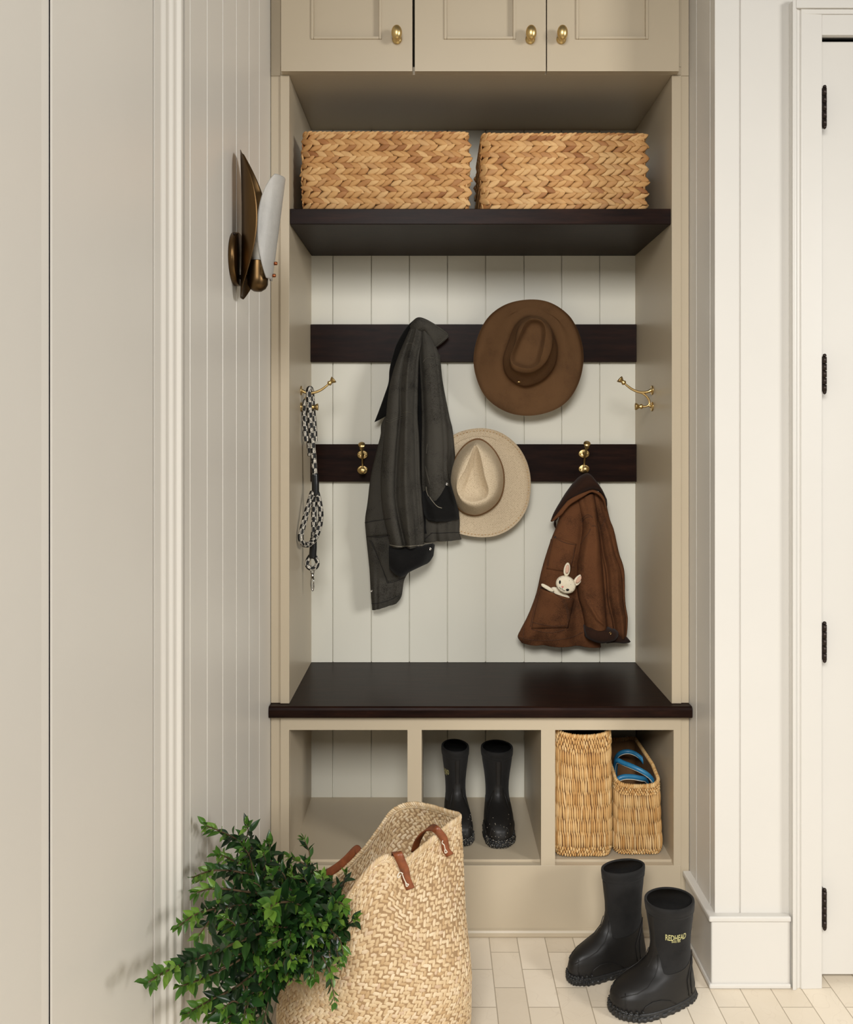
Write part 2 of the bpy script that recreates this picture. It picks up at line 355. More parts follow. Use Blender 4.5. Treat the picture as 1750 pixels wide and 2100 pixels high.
# door right
dy = YF+.012
r = thing('door_1', (cx1+.004, dy, .014), 'white slab door at the right edge with four dark hinges', 'door'); r['kind'] = 'structure'
dl = part(r, 'door_leaf', G().box(cx1+.0035, 1.9, dy, dy+.035, .016, zt-.003), 'white_dimmed_for_light', smooth=False, bevel=.001)
part(r, 'door_gap_shade', G().box(cx1+.001, 1.9, dy+.04, dy+.055, .0, zt+.02), 'eye_and_gap_shade', smooth=False, label='dark sheet painted as shade in the gap behind the door')  # added black sheet, stands in for shade around the door leaf
for (a, b) in ((185,263), (732,803), (1277,1350), (1820,1895)):
    za, zb = P(0,a,T)[2], P(0,b,T)[2]; hx = X(1692.5, T-.016); g = G()
    for k in range(5):
        h = (za-zb)/5; g.lathe([(.0001, 0), (.0046, 0), (.0046, h-.0012), (.0001, h-.0012)], 14, Matrix.Translation((hx, T-.014, zb+k*h)))
    g.lathe([(.0038, 0), (.0042,-.002), (.003,-.005), (.0005,-.007)], 14, Matrix.Translation((hx, T-.014, zb)))
    g.lathe([(.0038, 0), (.0042,.002), (.003,.005), (.0005,.006)], 14, Matrix.Translation((hx, T-.014, za)))
    g.box(hx-.0045, hx+.003, T-.0125, T+.01, zb, za)
    part(r, 'hinge', g, 'dark_bronze', label='dark bronze butt hinge')
# ---------- built-in: lower bench cabinet ----------
ZB = .533   # underside of bench top
LZ = EYE-(1497-VY)/850; FZ = EYE-(1775-VY)/850; BZ = .0
xs = [(593,836), (865,1110), (1139,1382)]; xs = [((a-VX)/850, (b-VX)/850) for a, b in xs]
r = thing('bench_cabinet', ((XL+XR)/2, .2, 0), 'taupe painted bench cabinet with three open cubbies under the dark bench top', 'cabinet')
g = G(); sL = (576-VX)/850; sR = (1397-VX)/850; ft = .019
g.box(sL, xs[0][0], 0, ft, FZ, LZ); g.box(xs[0][1], xs[1][0], 0, ft, FZ, LZ); g.box(xs[1][1], xs[2][0], 0, ft, FZ, LZ); g.box(xs[2][1], sR, 0, ft, FZ, LZ)
g.box(sL, sR, 0, ft, LZ, ZB); part(r, 'face_frame', g, 'taupe_paint', smooth=False)
part(r, 'toe_panel', G().box(sL, sR, 0, ft, .0005, FZ), 'taupe_paint', smooth=False, bevel=.0008)
g = G().box(XL+.001, sL, .004, ft, .0005, ZB); part(r, 'filler_strip', g, 'taupe_paint', smooth=False, bevel=.001)
g = G().box(sR, XR-.001, .004, ft, .0005, ZB); part(r, 'filler_strip', g, 'taupe_paint', smooth=False, bevel=.001)
# base moulding: quarter profile along x
g = G(); zs = [(0,-.0075), (.004,-.0095), (.012,-.009), (.0165,-.006), (.0185,.0), (.0185,.001), (.0005,.001)]
for A, B in ((XL+.002, XR-.014),): g.grid([[(A, y, z+.0006) for z, y in zs], [(B, y, z+.0006) for z, y in zs]], closed_u=True, cap=True)
part(r, 'base_moulding', g, 'taupe_paint', smooth=False, bevel=.0006)
part(r, 'side_panel', G().box(XL+.03, NL, ft, NB, FZ-.01, ZB), 'taupe_paint', smooth=False)
for a, b in ((xs[0][1], xs[1][0]), (xs[1][1], xs[2][0])): part(r, 'divider', G().box(a, b, ft, NB, FZ+.006, ZB-.001), 'taupe_paint', smooth=False)
part(r, 'side_panel', G().box(NR+.004, XR-.03, ft, NB, FZ-.01, ZB), 'taupe_paint', smooth=False)
part(r, 'cubby_floor', G().box(NL-.002, NR+.006, ft, NB, FZ-.012, FZ+.0055), 'taupe_paint', smooth=False, bevel=.0006)
CZ = FZ+.0055
bs = [(px-VX)*(CD+NB)/F for px in (683,762,840,918,996,1075,1152,1230)]
def backboard(z0, z1):
    pts = [(NL-.001, NB)]
    for x in bs: pts += [(x-.0016, NB), (x-.0010, NB+.006), (x+.0010, NB+.006), (x+.0016, NB)]
    pts += [(NR+.001, NB), (NR+.001, NB+.02), (NL-.001, NB+.02)]
    return G().prism(pts, z0, z1)
part(r, 'back_panel', backboard(FZ-.01, ZB), 'back_paint', smooth=False, label='off-white beadboard back panel')
# ---------- bench top ----------
g = G(); ZT = .5605
prof = [(NB,ZB+.002), (NB,ZT), (-.018,ZT), (-.0225,ZT-.003), (-.024,ZT-.008), (-.024,ZB+.004), (-.022,ZB+.0008), (-.018,ZB+.0002), (.02,ZB+.0002)]
b0, b1 = XL+.0006, XR-.0005
g.grid([[(b0+.0, y, z) for y, z in prof], [(b1, y, z) for y, z in prof]], closed_u=True, cap=True)
solo('wood_bench', g, 'dark_wood', 'very dark stained wood bench top spanning the cubbies', 'bench', smooth=False, bevel=.001)
# ---------- upper surround ----------
NT = 2.078
r = thing('locker_surround', ((XL+XR)/2, .2, ZT), 'taupe painted open locker surround between bench top and upper cabinet', 'cabinet')
p = part(r, 'side_panel', G().box(XL+.03, NL, ft*.2, NB, ZT+.0006, NT-.001), 'taupe_paint', smooth=False)
p = part(r, 'side_panel', G().box(NR, XR-.025, ft*.2, NB, ZT+.0006, NT-.001), 'taupe_paint', smooth=False)
g = G().box((575-VX)/850, NL+.0003, 0, ft, ZT+.0008, NT-.0005); part(r, 'frame_stile', g, 'taupe_paint', smooth=False, bevel=.001)
g = G().box(NR-.0003, (1398-VX)/850, 0, ft, ZT+.0008, NT-.0005); part(r, 'frame_stile', g, 'taupe_paint', smooth=False, bevel=.001)
part(r, 'filler_strip', G().box(XL+.001, (575-VX)/850, .005, ft, ZT+.0008, NT-.0005), 'taupe_paint', smooth=False, bevel=.001)
part(r, 'filler_strip', G().box((1398-VX)/850, XR-.001, .005, ft, ZT+.0008, NT-.0005), 'taupe_paint', smooth=False, bevel=.001)
part(r, 'back_panel', backboard(ZT+.0005, NT-.0005), 'back_paint', smooth=False, label='off-white beadboard back panel')
# ---------- upper cabinet ----------
r = thing('upper_cabinet', ((XL+XR)/2, .2, NT), 'taupe upper wall cabinet with three shaker doors and brass egg knobs', 'cabinet')
ub0, ub1 = (576-VX)/850, (1397-VX)/850
part(r, 'bottom_panel', G().box(ub0, ub1, 0, NB+.02, NT, NT+.0195), 'taupe_paint', smooth=False, bevel=.001)
part(r, 'side_panel', G().box(ub0, ub0+.019, 0, NB+.02, NT+.0196, 2.7), 'taupe_paint', smooth=False)
part(r, 'side_panel', G().box(ub1-.019, ub1, 0, NB+.02, NT+.0196, 2.7), 'taupe_paint', smooth=False)
part(r, 'back_panel', G().box(ub0+.0191, ub1-.0191, NB, NB+.02, NT+.0196, 2.7), 'taupe_paint', smooth=False)
part(r, 'top_panel', G().box(ub0, ub1, 0, NB+.02, 2.701, 2.72), 'taupe_paint', smooth=False)
part(r, 'filler_strip', G().box(XL+.001, (575-VX)/850, .005, ft, NT, 2.7), 'taupe_paint', smooth=False, bevel=.001)
part(r, 'filler_strip', G().box((1398-VX)/850, XR-.001, .005, ft, NT, 2.7), 'taupe_paint', smooth=False, bevel=.001)
dz = EYE-(146-VY)*(CD-.022)/F; y0, y1 = -.022, -.001
def XD(px, y=-.022): return (px-VX)*(CD+y)/F
for (a, b, pa, pb, kx) in ((577,846,638,783,814), (851,1120,911,1058,1089.5), (1122.5,1393,1181,1330,1153.5)):
    xa, xb, ia, ib = XD(a), XD(b), XD(pa), XD(pb); zi = EYE-(81-VY)*(CD-.022)/F
    g = G().box(xa, ia, y0, y1, dz, 2.68).box(ib, xb, y0, y1, dz, 2.68).box(ia, ib, y0, y1, dz, zi)
    d = part(r, 'door', g, 'taupe_paint', smooth=False)
    part(d, 'door_panel', G().box(ia, ib, y0+.0095, y1-.002, zi, 2.68), 'taupe_paint', smooth=False)
    w = .0065; g = G().box(ia, ia+w, y0-.0035, y0+.010, zi, 2.68).box(ib-w, ib, y0-.0035, y0+.010, zi, 2.68).box(ia+w, ib-w, y0-.0035, y0+.010, zi, zi+w)
    part(d, 'panel_moulding', g, 'taupe_paint', smooth=False, bevel=.0015)
    kz = EYE-(73-VY)*(CD-.03)/F; kxx = (kx-VX)*(CD-.04)/F
    g = G().lathe([(.0001,0), (.0115,0), (.0115,.0025), (.008,.004), (.0055,.007), (.0055,.013), (.0001,.0135)], 24, align((kxx, y0, kz-.006), (0,-1,0)))
    kb = part(d, 'knob', g, 'brass', label='brass egg-shaped knob')
    part(kb, 'knob_egg', G().ball((kxx, y0-.022, kz+.001), (.0127,.0110,.018), 20, 14), 'brass')
# ---------- shelf ----------
g = G().box(NL+.0005, NR-.0005, .008, NB-.0005, 1.7195, 1.7575)
solo('shelf', g, 'dark_wood', 'dark stained wood shelf under the two woven baskets', 'shelf', smooth=False, bevel=.0015)
SZ = 1.7575
# ---------- rails ----------
def rail(pa, pb, lab):
    za = EYE-(pa-VY)*(CD+.372)/F; zb = EYE-(pb-VY)*(CD+.372)/F
    g = G().box(NL+.0006, NR-.0006, .372, NB-.0004, zb, za)
    solo('peg_rail', g, 'dark_wood', lab, 'rail', smooth=False, bevel=.001)
rail(665, 742, 'upper dark wood rail behind the charcoal jacket collar and brown hat')
rail(911, 988, 'lower dark wood rail behind the straw hat, with brass hooks')
# ---------- woven surfaces ----------
class Surf:      # closed-in-u surface from control rings, sampled densely
    def __init__(s, rings, nu=240, nv=80, smooth_v=True, even=True):
        s.even = even
        R = np.array([cat(r, nu, True) if len(r) != nu else r for r in rings]); s.nu, s.nv = nu, nv
        s.A = np.stack([cat(R[:, j], nv) for j in range(nu)], 1) if smooth_v else np.stack([np.array([[np.interp(t, np.linspace(0,1,len(R)), R[:,j,k]) for k in range(3)] for t in np.linspace(0,1,nv)]) for j in range(nu)], 1)
        # arc-length even spacing round each ring
        for i in range(nv):
            r = s.A[i]; q = np.vstack([r, r[:1]]); d = np.r_[0, np.cumsum(np.linalg.norm(np.diff(q, axis=0), axis=1))]
            t = np.linspace(0, d[-1], nu, endpoint=False)
            if s.even: s.A[i] = np.stack([np.interp(t, d, q[:, k]) for k in range(3)], 1)
        A = s.A; d = np.r_[0, np.cumsum(np.linalg.norm(np.diff(A, axis=0), axis=2).mean(1))]; t = np.linspace(0, d[-1], nv); B = np.empty_like(A)
        for j in range(nu):
            for k in range(3): B[:, j, k] = np.interp(t, d, A[:, j, k])
        s.A = B
    even = True
    def at(s, u, v):
        u = (np.asarray(u) % 1)*s.nu; v = np.clip(np.asarray(v), 0, 1)*(s.nv-1)
        i0 = np.floor(v).astype(int); i1 = np.minimum(i0+1, s.nv-1); fv = (v-i0)[..., None]
        j0 = np.floor(u).astype(int) % s.nu; j1 = (j0+1) % s.nu; fu = (u-np.floor(u))[..., None]
        return (s.A[i0,j0]*(1-fu)+s.A[i0,j1]*fu)*(1-fv) + (s.A[i1,j0]*(1-fu)+s.A[i1,j1]*fu)*fv
    def frame(s, u, v):
        e = .004; du = s.at(u+e, v)-s.at(u-e, v); v1 = np.clip(v+e*2, 0, 1); v0 = np.clip(v-e*2, 0, 1); dv = s.at(u, v1)-s.at(u, v0)
        n = np.cross(du, dv); nz = lambda a: a/(np.linalg.norm(a, axis=-1, keepdims=True)+1e-12)
        du = nz(du); n = nz(n); return du, nz(dv), n
def pads(g, surf, u, v, ang, L, W, T, lift=0.0, tip=.55, tilt=0., ns=7, nc=6):
    u, v, ang = map(np.asarray, (u, v, ang)); k = len(u); p = surf.at(u, v); du, dv, n = surf.frame(u, v)
    L, W, T, lift, tilt = (np.broadcast_to(np.asarray(x, float), (k,)) for x in (L, W, T, lift, tilt))
    d = du*np.cos(ang)[:, None] + dv*np.sin(ang)[:, None]; w = -du*np.sin(ang)[:, None] + dv*np.cos(ang)[:, None]
    a = np.linspace(-1, 1, ns); pr = np.clip(1-np.abs(a)**2.2, 0, 1)**tip; pr = np.maximum(pr, .12); c = np.arange(nc)*2*PI/nc
    loc = []
    P_ = p[:, None, None, :] + d[:, None, None, :]*(a[None, :, None, None]*L[:, None, None, None]/2) \
       + w[:, None, None, :]*(pr[None, :, None, None]*np.cos(c)[None, None, :, None]*W[:, None, None, None]/2) \
       + n[:, None, None, :]*(pr[None, :, None, None]*np.sin(c)[None, None, :, None]*T[:, None, None, None]/2 + lift[:, None, None, None] + (tilt[:, None]*a[None, :])[:, :, None, None])
    V = P_.reshape(-1, 3); F_ = []; per = ns*nc
    base = [(i*nc+j, i*nc+(j+1) % nc, (i+1)*nc+(j+1) % nc, (i+1)*nc+j) for i in range(ns-1) for j in range(nc)] + [tuple(range(nc))[::-1], tuple((ns-1)*nc+j for j in range(nc))]
    for q in range(k): F_ += [tuple(x+q*per for x in b) for b in base]
    return g.add(V, F_)
def shell(g, surf, inset=.0, top=1.0, th=.003, nu=96, nv=24):
    u = np.arange(nu)/nu; vs = np.linspace(0, top, nv); out = []
    for v in vs:
        vv = np.full(nu, v); p = surf.at(u, vv); _, _, n = surf.frame(u, vv); out.append(p + n*(inset+th/2))
    for v in vs[::-1]:
        vv = np.full(nu, v); p = surf.at(u, vv); _, _, n = surf.frame(u, vv); out.append(p + n*(inset-th/2))
    return g.grid(out, closed_u=True, cap=True)
def rrect(x0, x1, y0, y1, r, z, n=40):      # rounded rectangle ring, counter-clockwise seen from above, starts mid back
    pts = []
    for cx, cy, a0 in ((x1-r, y0+r, -90), (x1-r, y1-r, 0), (x0+r, y1-r, 90), (x0+r, y0+r, 180)):
        for k in range(n//4): a = math.radians(a0+90*k/(n//4-1)); pts.append((cx+r*math.cos(a), cy+r*math.sin(a)))
    q = np.array(pts+[pts[0]]); d = np.r_[0, np.cumsum(np.linalg.norm(np.diff(q, axis=0), axis=1))]; t = np.linspace(0, d[-1], 240, endpoint=False)
    X_, Y_ = np.interp(t, d, q[:,0]), np.interp(t, d, q[:,1])
    return np.stack([X_, Y_, z(X_, Y_) if callable(z) else np.full(240, z)], 1)
# ---------- the two shelf baskets ----------
def hyacinth_basket(x0, x1, y0, y1, z0, h, label, seed, wob):
    rng = np.random.default_rng(seed)
    rings = []
    for t in np.linspace(0, 1, 6):
        o = .004*math.sin(t*PI)*wob
        rings.append(rrect(x0-o, x1+o, y0-o*.4, y1+o, .014, z0+.006+(h-.012)*t))
    S = Surf(rings, 240, 30)
    r = thing('woven_basket', ((x0+x1)/2, (y0+y1)/2, z0), label, 'basket', 'woven water hyacinth baskets on the shelf')
    per = 2*((x1-x0)+(y1-y0)); rows = 13; n = int(per/.0205); U = []; Vv = []; A = []
    for k in range(rows):
        off = rng.random()*.5; uu = (np.arange(n)+off+rng.normal(0, .09, n))/n; U.append(uu)
        Vv.append(np.full(n, (k+.5)/rows)+rng.normal(0, .003, n)); A.append(np.full(n, (1 if k % 2 else -1)*-.40)+rng.normal(0, .06, n))
    U, Vv, A = map(np.concatenate, (U, Vv, A)); k = len(U)
    g = G(); shell(g, S, -.004, th=.004)
    g.box(x0+.01, x1-.01, y0+.01, y1-.01, z0+.001, z0+.005)
    b = part(r, 'basket_gap_shade', g, 'dark_straw_and_gap_shade')  # dark underlay, colours the shade between the hyacinth strands
    g = G(); pads(g, S, U, Vv, A, rng.normal(.038, .0025, k), rng.normal(.0165, .001, k), rng.normal(.0062, .0006, k), tip=.72, tilt=.0034, ns=9)
    part(r, 'basket_wall', g, 'hyacinth')
    # rolled rim: wrapped strands
    g = G(); nr = int(per/.012); uu = (np.arange(nr))/nr; V1 = np.full(nr, 1.0)
    pads(g, S, uu, V1, np.full(nr, .35)+rng.normal(0, .08, nr), .024, .008, .0115, tip=.5)
    part(r, 'rim', g, 'hyacinth'); return r
hyacinth_basket(-.319, .0836, .045, .335, SZ+.0005, .2, 'left woven water hyacinth basket on the dark shelf', 3, 1)
hyacinth_basket(.1225, .524, .05, .335, SZ+.0005, .198, 'right woven water hyacinth basket on the dark shelf', 9, .6)
# ---------- the two rush baskets in the right cubby ----------
def rush(x0, x1, y0, y1, z0, ztop, taper, label, seed, nrow, rad=.02, belly=0):
    rng = np.random.default_rng(seed); cx = (x0+x1)/2; rings = []
    for t in (0, .03, .12, .35, .65, .9, 1):
        sq = 1-.09*(1-min(1, t/.12))**2; wx = (x1-x0)/2*sq*(1-taper*t+belly*math.sin(t*PI)); wy0 = y0+(y1-y0)*(taper*t*.3+(1-sq)*.3); wy1 = y1-(y1-y0)*(taper*t*.3+(1-sq)*.3)
        rr = rrect(cx-wx, cx+wx, wy0, wy1, min(rad, wx*.9), 0)
        zt = ztop(rr[:, 0]-cx, (rr[:, 1]-y0)/(y1-y0)); rr[:, 2] = z0+.004+(zt-z0-.004)*t; rings.append(rr)
    S = Surf(rings, 240, 60, even=False); per = 2*((x1-x0)+(y1-y0))
    r = thing('rush_basket', (cx, (y0+y1)/2, z0), label, 'basket')
    g = G(); shell(g, S, -.002, th=.003); g.box(x0+rad*.6, x1-rad*.6, y0+rad, y1-rad, z0+.0008, z0+.004); part(r, 'basket_gap_shade', g, 'dark_straw_and_gap_shade')  # dark underlay, colours the shade in the slits between rush strands
    H = float(ztop(0, 0))-z0; n = int(per/.0058)
    # small twined rows at foot and top, long strands between
    edges = [0, .028, .056, .084]; nb = nrow
    mid = np.linspace(.084, .86, nb+1)[1:]; edges += list(mid); edges += [.893, .926, .96, .99]
    U = []; Vv = []; Ls = []
    for i in range(len(edges)-1):
        a, b = edges[i], edges[i+1]; big = (b-a) > .04; m_ = n if big else int(n*.85)
        U.append((np.arange(m_)+(i % 2)*.5)/m_+rng.normal(0, .0004, m_)); Vv.append(np.full(m_, (a+b)/2)+rng.normal(0, .0035, m_)); Ls.append(np.full(m_, (b-a)*H*(1.3 if big else 1.45)))
    U, Vv, Ls = map(np.concatenate, (U, Vv, Ls)); k = len(U)
    g = G(); pads(g, S, U, Vv, PI/2+rng.normal(0, .025, k)+.02, Ls, rng.normal(.0054, .0004, k), rng.normal(.0076, .0006, k), tip=.8, lift=.0008)
    part(r, 'basket_wall', g, 'rush')
    g = G(); nr = int(per/.0052); u = np.arange(nr)/nr
    pads(g, S, u, np.full(nr, .995), np.full(nr, 1.2)+rng.normal(0, .1, nr), .013, .006, .010, tip=.5); part(r, 'rim', g, 'rush')
    return r, S
dz0 = CZ+.0006
def zt1(dx, t): return .4735+.012*np.abs(dx/.065)**2.2*(t < .5)+np.minimum(1, t*4.0)*.027-.0 
r1, S1 = rush((1141-VX)*(CD+.02)/F, (1257-VX)*(CD+.02)/F, .0205, .335, dz0, zt1, .035, 'tall narrow rush basket filling the left half of the right cubby', 5, 7, rad=.022)
def zt2(dx, t): return .3435+.02*np.minimum(1, t*3.5)+.006*np.abs(dx/.05)**2.5
r2, S2 = rush((1262-VX)*(CD+.035)/F, (1361-VX)*(CD+.035)/F, .034, .335, dz0, zt2, .1, 'small rush basket with blue leather handles in the right cubby', 6, 4, rad=.022)
def hand(pts, rad=.0062):
    p = cat([P(*q) for q in pts], 40); g = G(); g.tube(p, rad, 12)
    o = part(r2, 'handle', g, 'leather_blue', label='blue leather handle')
    part(o, 'stitching', G().tube(p+np.array([0,-rad*.62,-rad*.85]), .0011, 5), 'white_cord')
hand([(1262,1622,.09), (1263,1608,.085), (1268,1598,.08), (1280,1593,.08), (1298,1593,.082), (1314,1596,.085), (1323,1598,.10), (1327,1606,.12), (1328,1625,.14)])
hand([(1262,1600,.20), (1262,1575,.17), (1266,1560,.14), (1280,1565,.12), (1300,1573,.10), (1320,1583,.09), (1334,1594,.09), (1340,1606,.10), (1341,1622,.11)])
hand([(1262,1580,.27), (1264,1557,.25), (1272,1545,.23), (1288,1541,.22), (1304,1546,.22), (1318,1558,.215), (1327,1575,.21), (1332,1600,.20)], .0058)
# ---------- straw market tote ----------
def pt(px, py, dep): return P(px, py, dep-CD)
fl = lambda px, py, z: FL(px, py, z)
cx_, cy_ = (772-VX)*1.745/F, -.405
def ell(cx, cy, a, b, z, rot=0, tiltx=0, p=2.3):
    out = []
    for k in range(16):
        t = 2*PI*k/16; ct, st = math.cos(t), math.sin(t)
        x = a*np.sign(ct)*abs(ct)**(2/p); y = b*np.sign(st)*abs(st)**(2/p)
        X_, Y_ = x*math.cos(rot)-y*math.sin(rot), x*math.sin(rot)+y*math.cos(rot)
        out.append((cx+X_, cy+Y_, z+tiltx*X_))
    return out
# rim, 16 control points: start right end, then back side, left end, front side (counter-clockwise from above)
rim = [pt(944,1672,1.80), pt(918,1662,1.84), pt(880,1651,1.885), pt(840,1647,1.905), pt(804,1662,1.905), pt(776,1700,1.895), pt(745,1742,1.885), pt(695,1790,1.87),
       pt(628,1835,1.80), pt(640,1900,1.68), pt(690,1868,1.635), pt(735,1805,1.625), pt(785,1757,1.64), pt(828,1764,1.665), pt(868,1735,1.70), pt(912,1695,1.75)]
rim = np.array(rim)
rot = .28
base = np.array(ell(cx_+.0, cy_, .150, .10, .004, rot)); b1_ = np.array(ell(cx_, cy_, .178, .125, .035, rot)); b2_ = np.array(ell(cx_-.003, cy_, .1865, .135, .11, rot, .0))
b3_ = np.array(ell(cx_+.008, cy_-.002, .174, .128, .2, rot, .05)); b3_[:,2] -= .03
# keep the wall under the rim bulging outward
cen = rim.mean(0)
b5_ = rim.copy(); b5_[:,2] = rim[:,2]-.07; b5_[:,:2] = cen[:2]+(rim[:,:2]-cen[:2])*1.03; b4_ = b3_*.45+b5_*.55
ST = Surf([base, b1_, b2_, b3_, b4_, b5_, rim], 320, 110)
A = ST.A; 
for i in range(ST.nv):       # soft dents in the straw wall
    for j in range(ST.nu):
        nn = noise.noise(Vector(A[i, j])*7)*.006*min(1, i/20); c2 = A[i].mean(0); d = A[i, j]-c2; d[2] = 0; A[i, j] += d/np.linalg.norm(d)*nn
r = thing('straw_tote', (cx_, cy_, 0), 'large slouching palm straw market tote standing on the floor, full of leafy branches', 'bag')
g = G(); shell(g, ST, 0, th=.0022, nu=128, nv=50); part(r, 'bag_gap_shade', g, 'palm_gap_shade')  # darker underlay, puts shade into the gaps of the palm weave
rng = np.random.default_rng(12); g = G(); H = .46; per = 1.06
nrow = 62; n = 92; U = []; Vv = []; An = []; slope = .78
for kk in range(-int(nrow*.85), nrow+2):
    v0 = (kk+.5)/nrow
    u = (np.arange(n)+(.35 if kk % 2 else 0)+rng.normal(0, .04, n))/n
    uu = (u+.98) % 1
    # bands climb to the right across the visible front (u .5 .. 1)
    v = v0 + slope*uu*.95 - .0*uu
    ok = (v > .004) & (v < .985); U.append(u[ok]); Vv.append((v+rng.normal(0, .0007, n))[ok]); An.append(np.full(ok.sum(), (1 if kk % 2 else -1)*.62))
U, Vv, An = map(np.concatenate, (U, Vv, An)); k = len(U)
pads(g, ST, U, Vv, An+.34+rng.normal(0, .035, k), rng.normal(.0185, .001, k), rng.normal(.0088, .0006, k), rng.normal(.0036, .0004, k), tip=.22, ns=5, tilt=np.where(rng.random(k) < .5, .0007, -.0007))
part(r, 'bag_wall', g, 'palm')
g = G(); nr = 210; u = np.arange(nr)/nr
pads(g, ST, u, np.full(nr, .992), np.full(nr, .75)+rng.normal(0, .08, nr), .017, .0055, .009, tip=.4, ns=5)
pads(g, ST, u+.002, np.full(nr, .976), np.full(nr, -.6)+rng.normal(0, .08, nr), .015, .0055, .007, tip=.4, ns=5)
part(r, 'rim_braid', g, 'palm')
def strap(pts, w, t=.0028, up=None, name='strap'):
    p = cat([pt(*q) for q in pts], 30); g = G()
    tt = np.gradient(p, axis=0); tt /= np.linalg.norm(tt, axis=1)[:, None]; out = []
    for i in range(len(p)):
        u_ = np.array(up[0] if i < 15 else up[-1], float) if up is not None else np.array([1,-.35,.2])
        f_ = i/29.; u_ = (1-f_)*np.array(up[0], float)+f_*np.array(up[-1], float)
        u_ -= tt[i]*np.dot(u_, tt[i]); u_ /= np.linalg.norm(u_); n_ = np.cross(tt[i], u_)
        out.append([p[i]+u_*w/2+n_*t/2, p[i]+u_*w*.3+n_*t*.75, p[i]-u_*w*.3+n_*t*.75, p[i]-u_*w/2+n_*t/2, p[i]-u_*w/2-n_*t/2, p[i]+u_*w/2-n_*t/2])
    g.grid(out, closed_u=True, cap=True); return part(r, name, g, 'leather_tan', label='tan leather shoulder strap')
TB = bvh_of([o for o in r.children if o.name.startswith('bag_wall')])
def on(px, py, lift=.003): return cast(TB, px, py, lift)
def fp(px, py, lift): q = on(px, py, lift); return q
def strap_w(P3, w, t, ups, label='tan leather shoulder strap'):
    p = cat(P3, 36); tt = np.gradient(p, axis=0); tt /= np.linalg.norm(tt, axis=1)[:, None]; out = []; g = G()
    for i in range(36):
        f_ = i/35; u_ = (1-f_)*np.array(ups[0], float)+f_*np.array(ups[1], float); u_ -= tt[i]*np.dot(u_, tt[i]); u_ /= np.linalg.norm(u_); n_ = np.cross(tt[i], u_)
        out.append([p[i]+u_*w/2+n_*t/2, p[i]+u_*w*.3+n_*t*.8, p[i]-u_*w*.3+n_*t*.8, p[i]-u_*w/2+n_*t/2, p[i]-u_*w/2-n_*t/2, p[i]+u_*w/2-n_*t/2])
    g.grid(out, closed_u=True, cap=True); return part(r, 'strap', g, 'leather_tan', label=label)
s1 = strap_w([fp(838,1820,.006), fp(831,1800,.007), fp(825,1782,.008), fp(819,1770,.010), pt(816,1751,1.648), pt(812,1750,1.68), pt(812,1775,1.71)], .0165, .0026, ((1,0,.35),(1,.1,0)))
s2 = strap_w([fp(918,1752,.006), fp(910,1735,.007), fp(904,1718,.009), pt(897,1703,1.715), pt(886,1697,1.73), pt(872,1703,1.75), pt(858,1722,1.77), pt(850,1745,1.79)], .0145, .0026, ((1,0,.4),(.6,-.3,.8)))
s3 = strap_w([pt(640,1806,1.935), pt(664,1795,1.93), pt(690,1780,1.925), pt(712,1762,1.92), pt(727,1745,1.915), pt(733,1742,1.91), pt(738,1752,1.90)], .017, .0026, ((.1,0,1),(.6,0,.8)), 'tan leather strap behind the bag')
for s_, pts in ((s1, [(826,1790),(822,1794),(817,1799),(815,1795),(819,1789),(824,1789),(826,1794),(829,1802),(834,1811),(838,1813),(834,1817),(832,1809)]), (s2, [(908,1723),(907,1728),(911,1732),(913,1740),(917,1746),(913,1748),(912,1742)])):
    nb_ = bvh_of([o for o in (s_,)] + [o for o in r.children if o.name.startswith('bag_wall')])
    part(s_, 'lacing', G().tube(cat([cast(nb_, a, b, .0012) for a, b in pts], 60), .0011, 6), 'white_cord', label='white cord lacing')
tote = r
# ---------- helpers for traced, lofted soft goods ----------
def ring_px(pts, n=96):      # closed pixel outline -> n points even in angle about its centroid
    q = cat(pts, 400, True); c = q.mean(0); a = np.unwrap(np.arctan2(-(q[:,1]-c[1]), q[:,0]-c[0])); 
    if a[-1] < a[0]: q = q[::-1]; a = np.unwrap(np.arctan2(-(q[:,1]-c[1]), q[:,0]-c[0]))
    a0 = a - 2*PI*math.floor(a[0]/(2*PI)); o = np.argsort(a0 % (2*PI)); t = (a0 % (2*PI))[o]; q = q[o]
    tt = np.arange(n)*2*PI/n; t3 = np.r_[t-2*PI, t, t+2*PI]; q3 = np.vstack([q, q, q])
    return np.stack([np.interp(tt, t3, q3[:,0]), np.interp(tt, t3, q3[:,1])], 1)
def ring3(pts, y, n=96):
    q = ring_px(pts, n); return np.array([P(a, b, (y(2*PI*i/n) if callable(y) else y)) for i, (a, b) in enumerate(q)])
def hat_loft(rings, nv): 
    R = np.array(rings); n = R.shape[1]; return np.stack([cat(R[:, j], nv) for j in range(n)], 1)
def shrink(pts, c, k): return [(c[0]+(x-c[0])*k, c[1]+(y-c[1])*k) for x, y in pts]
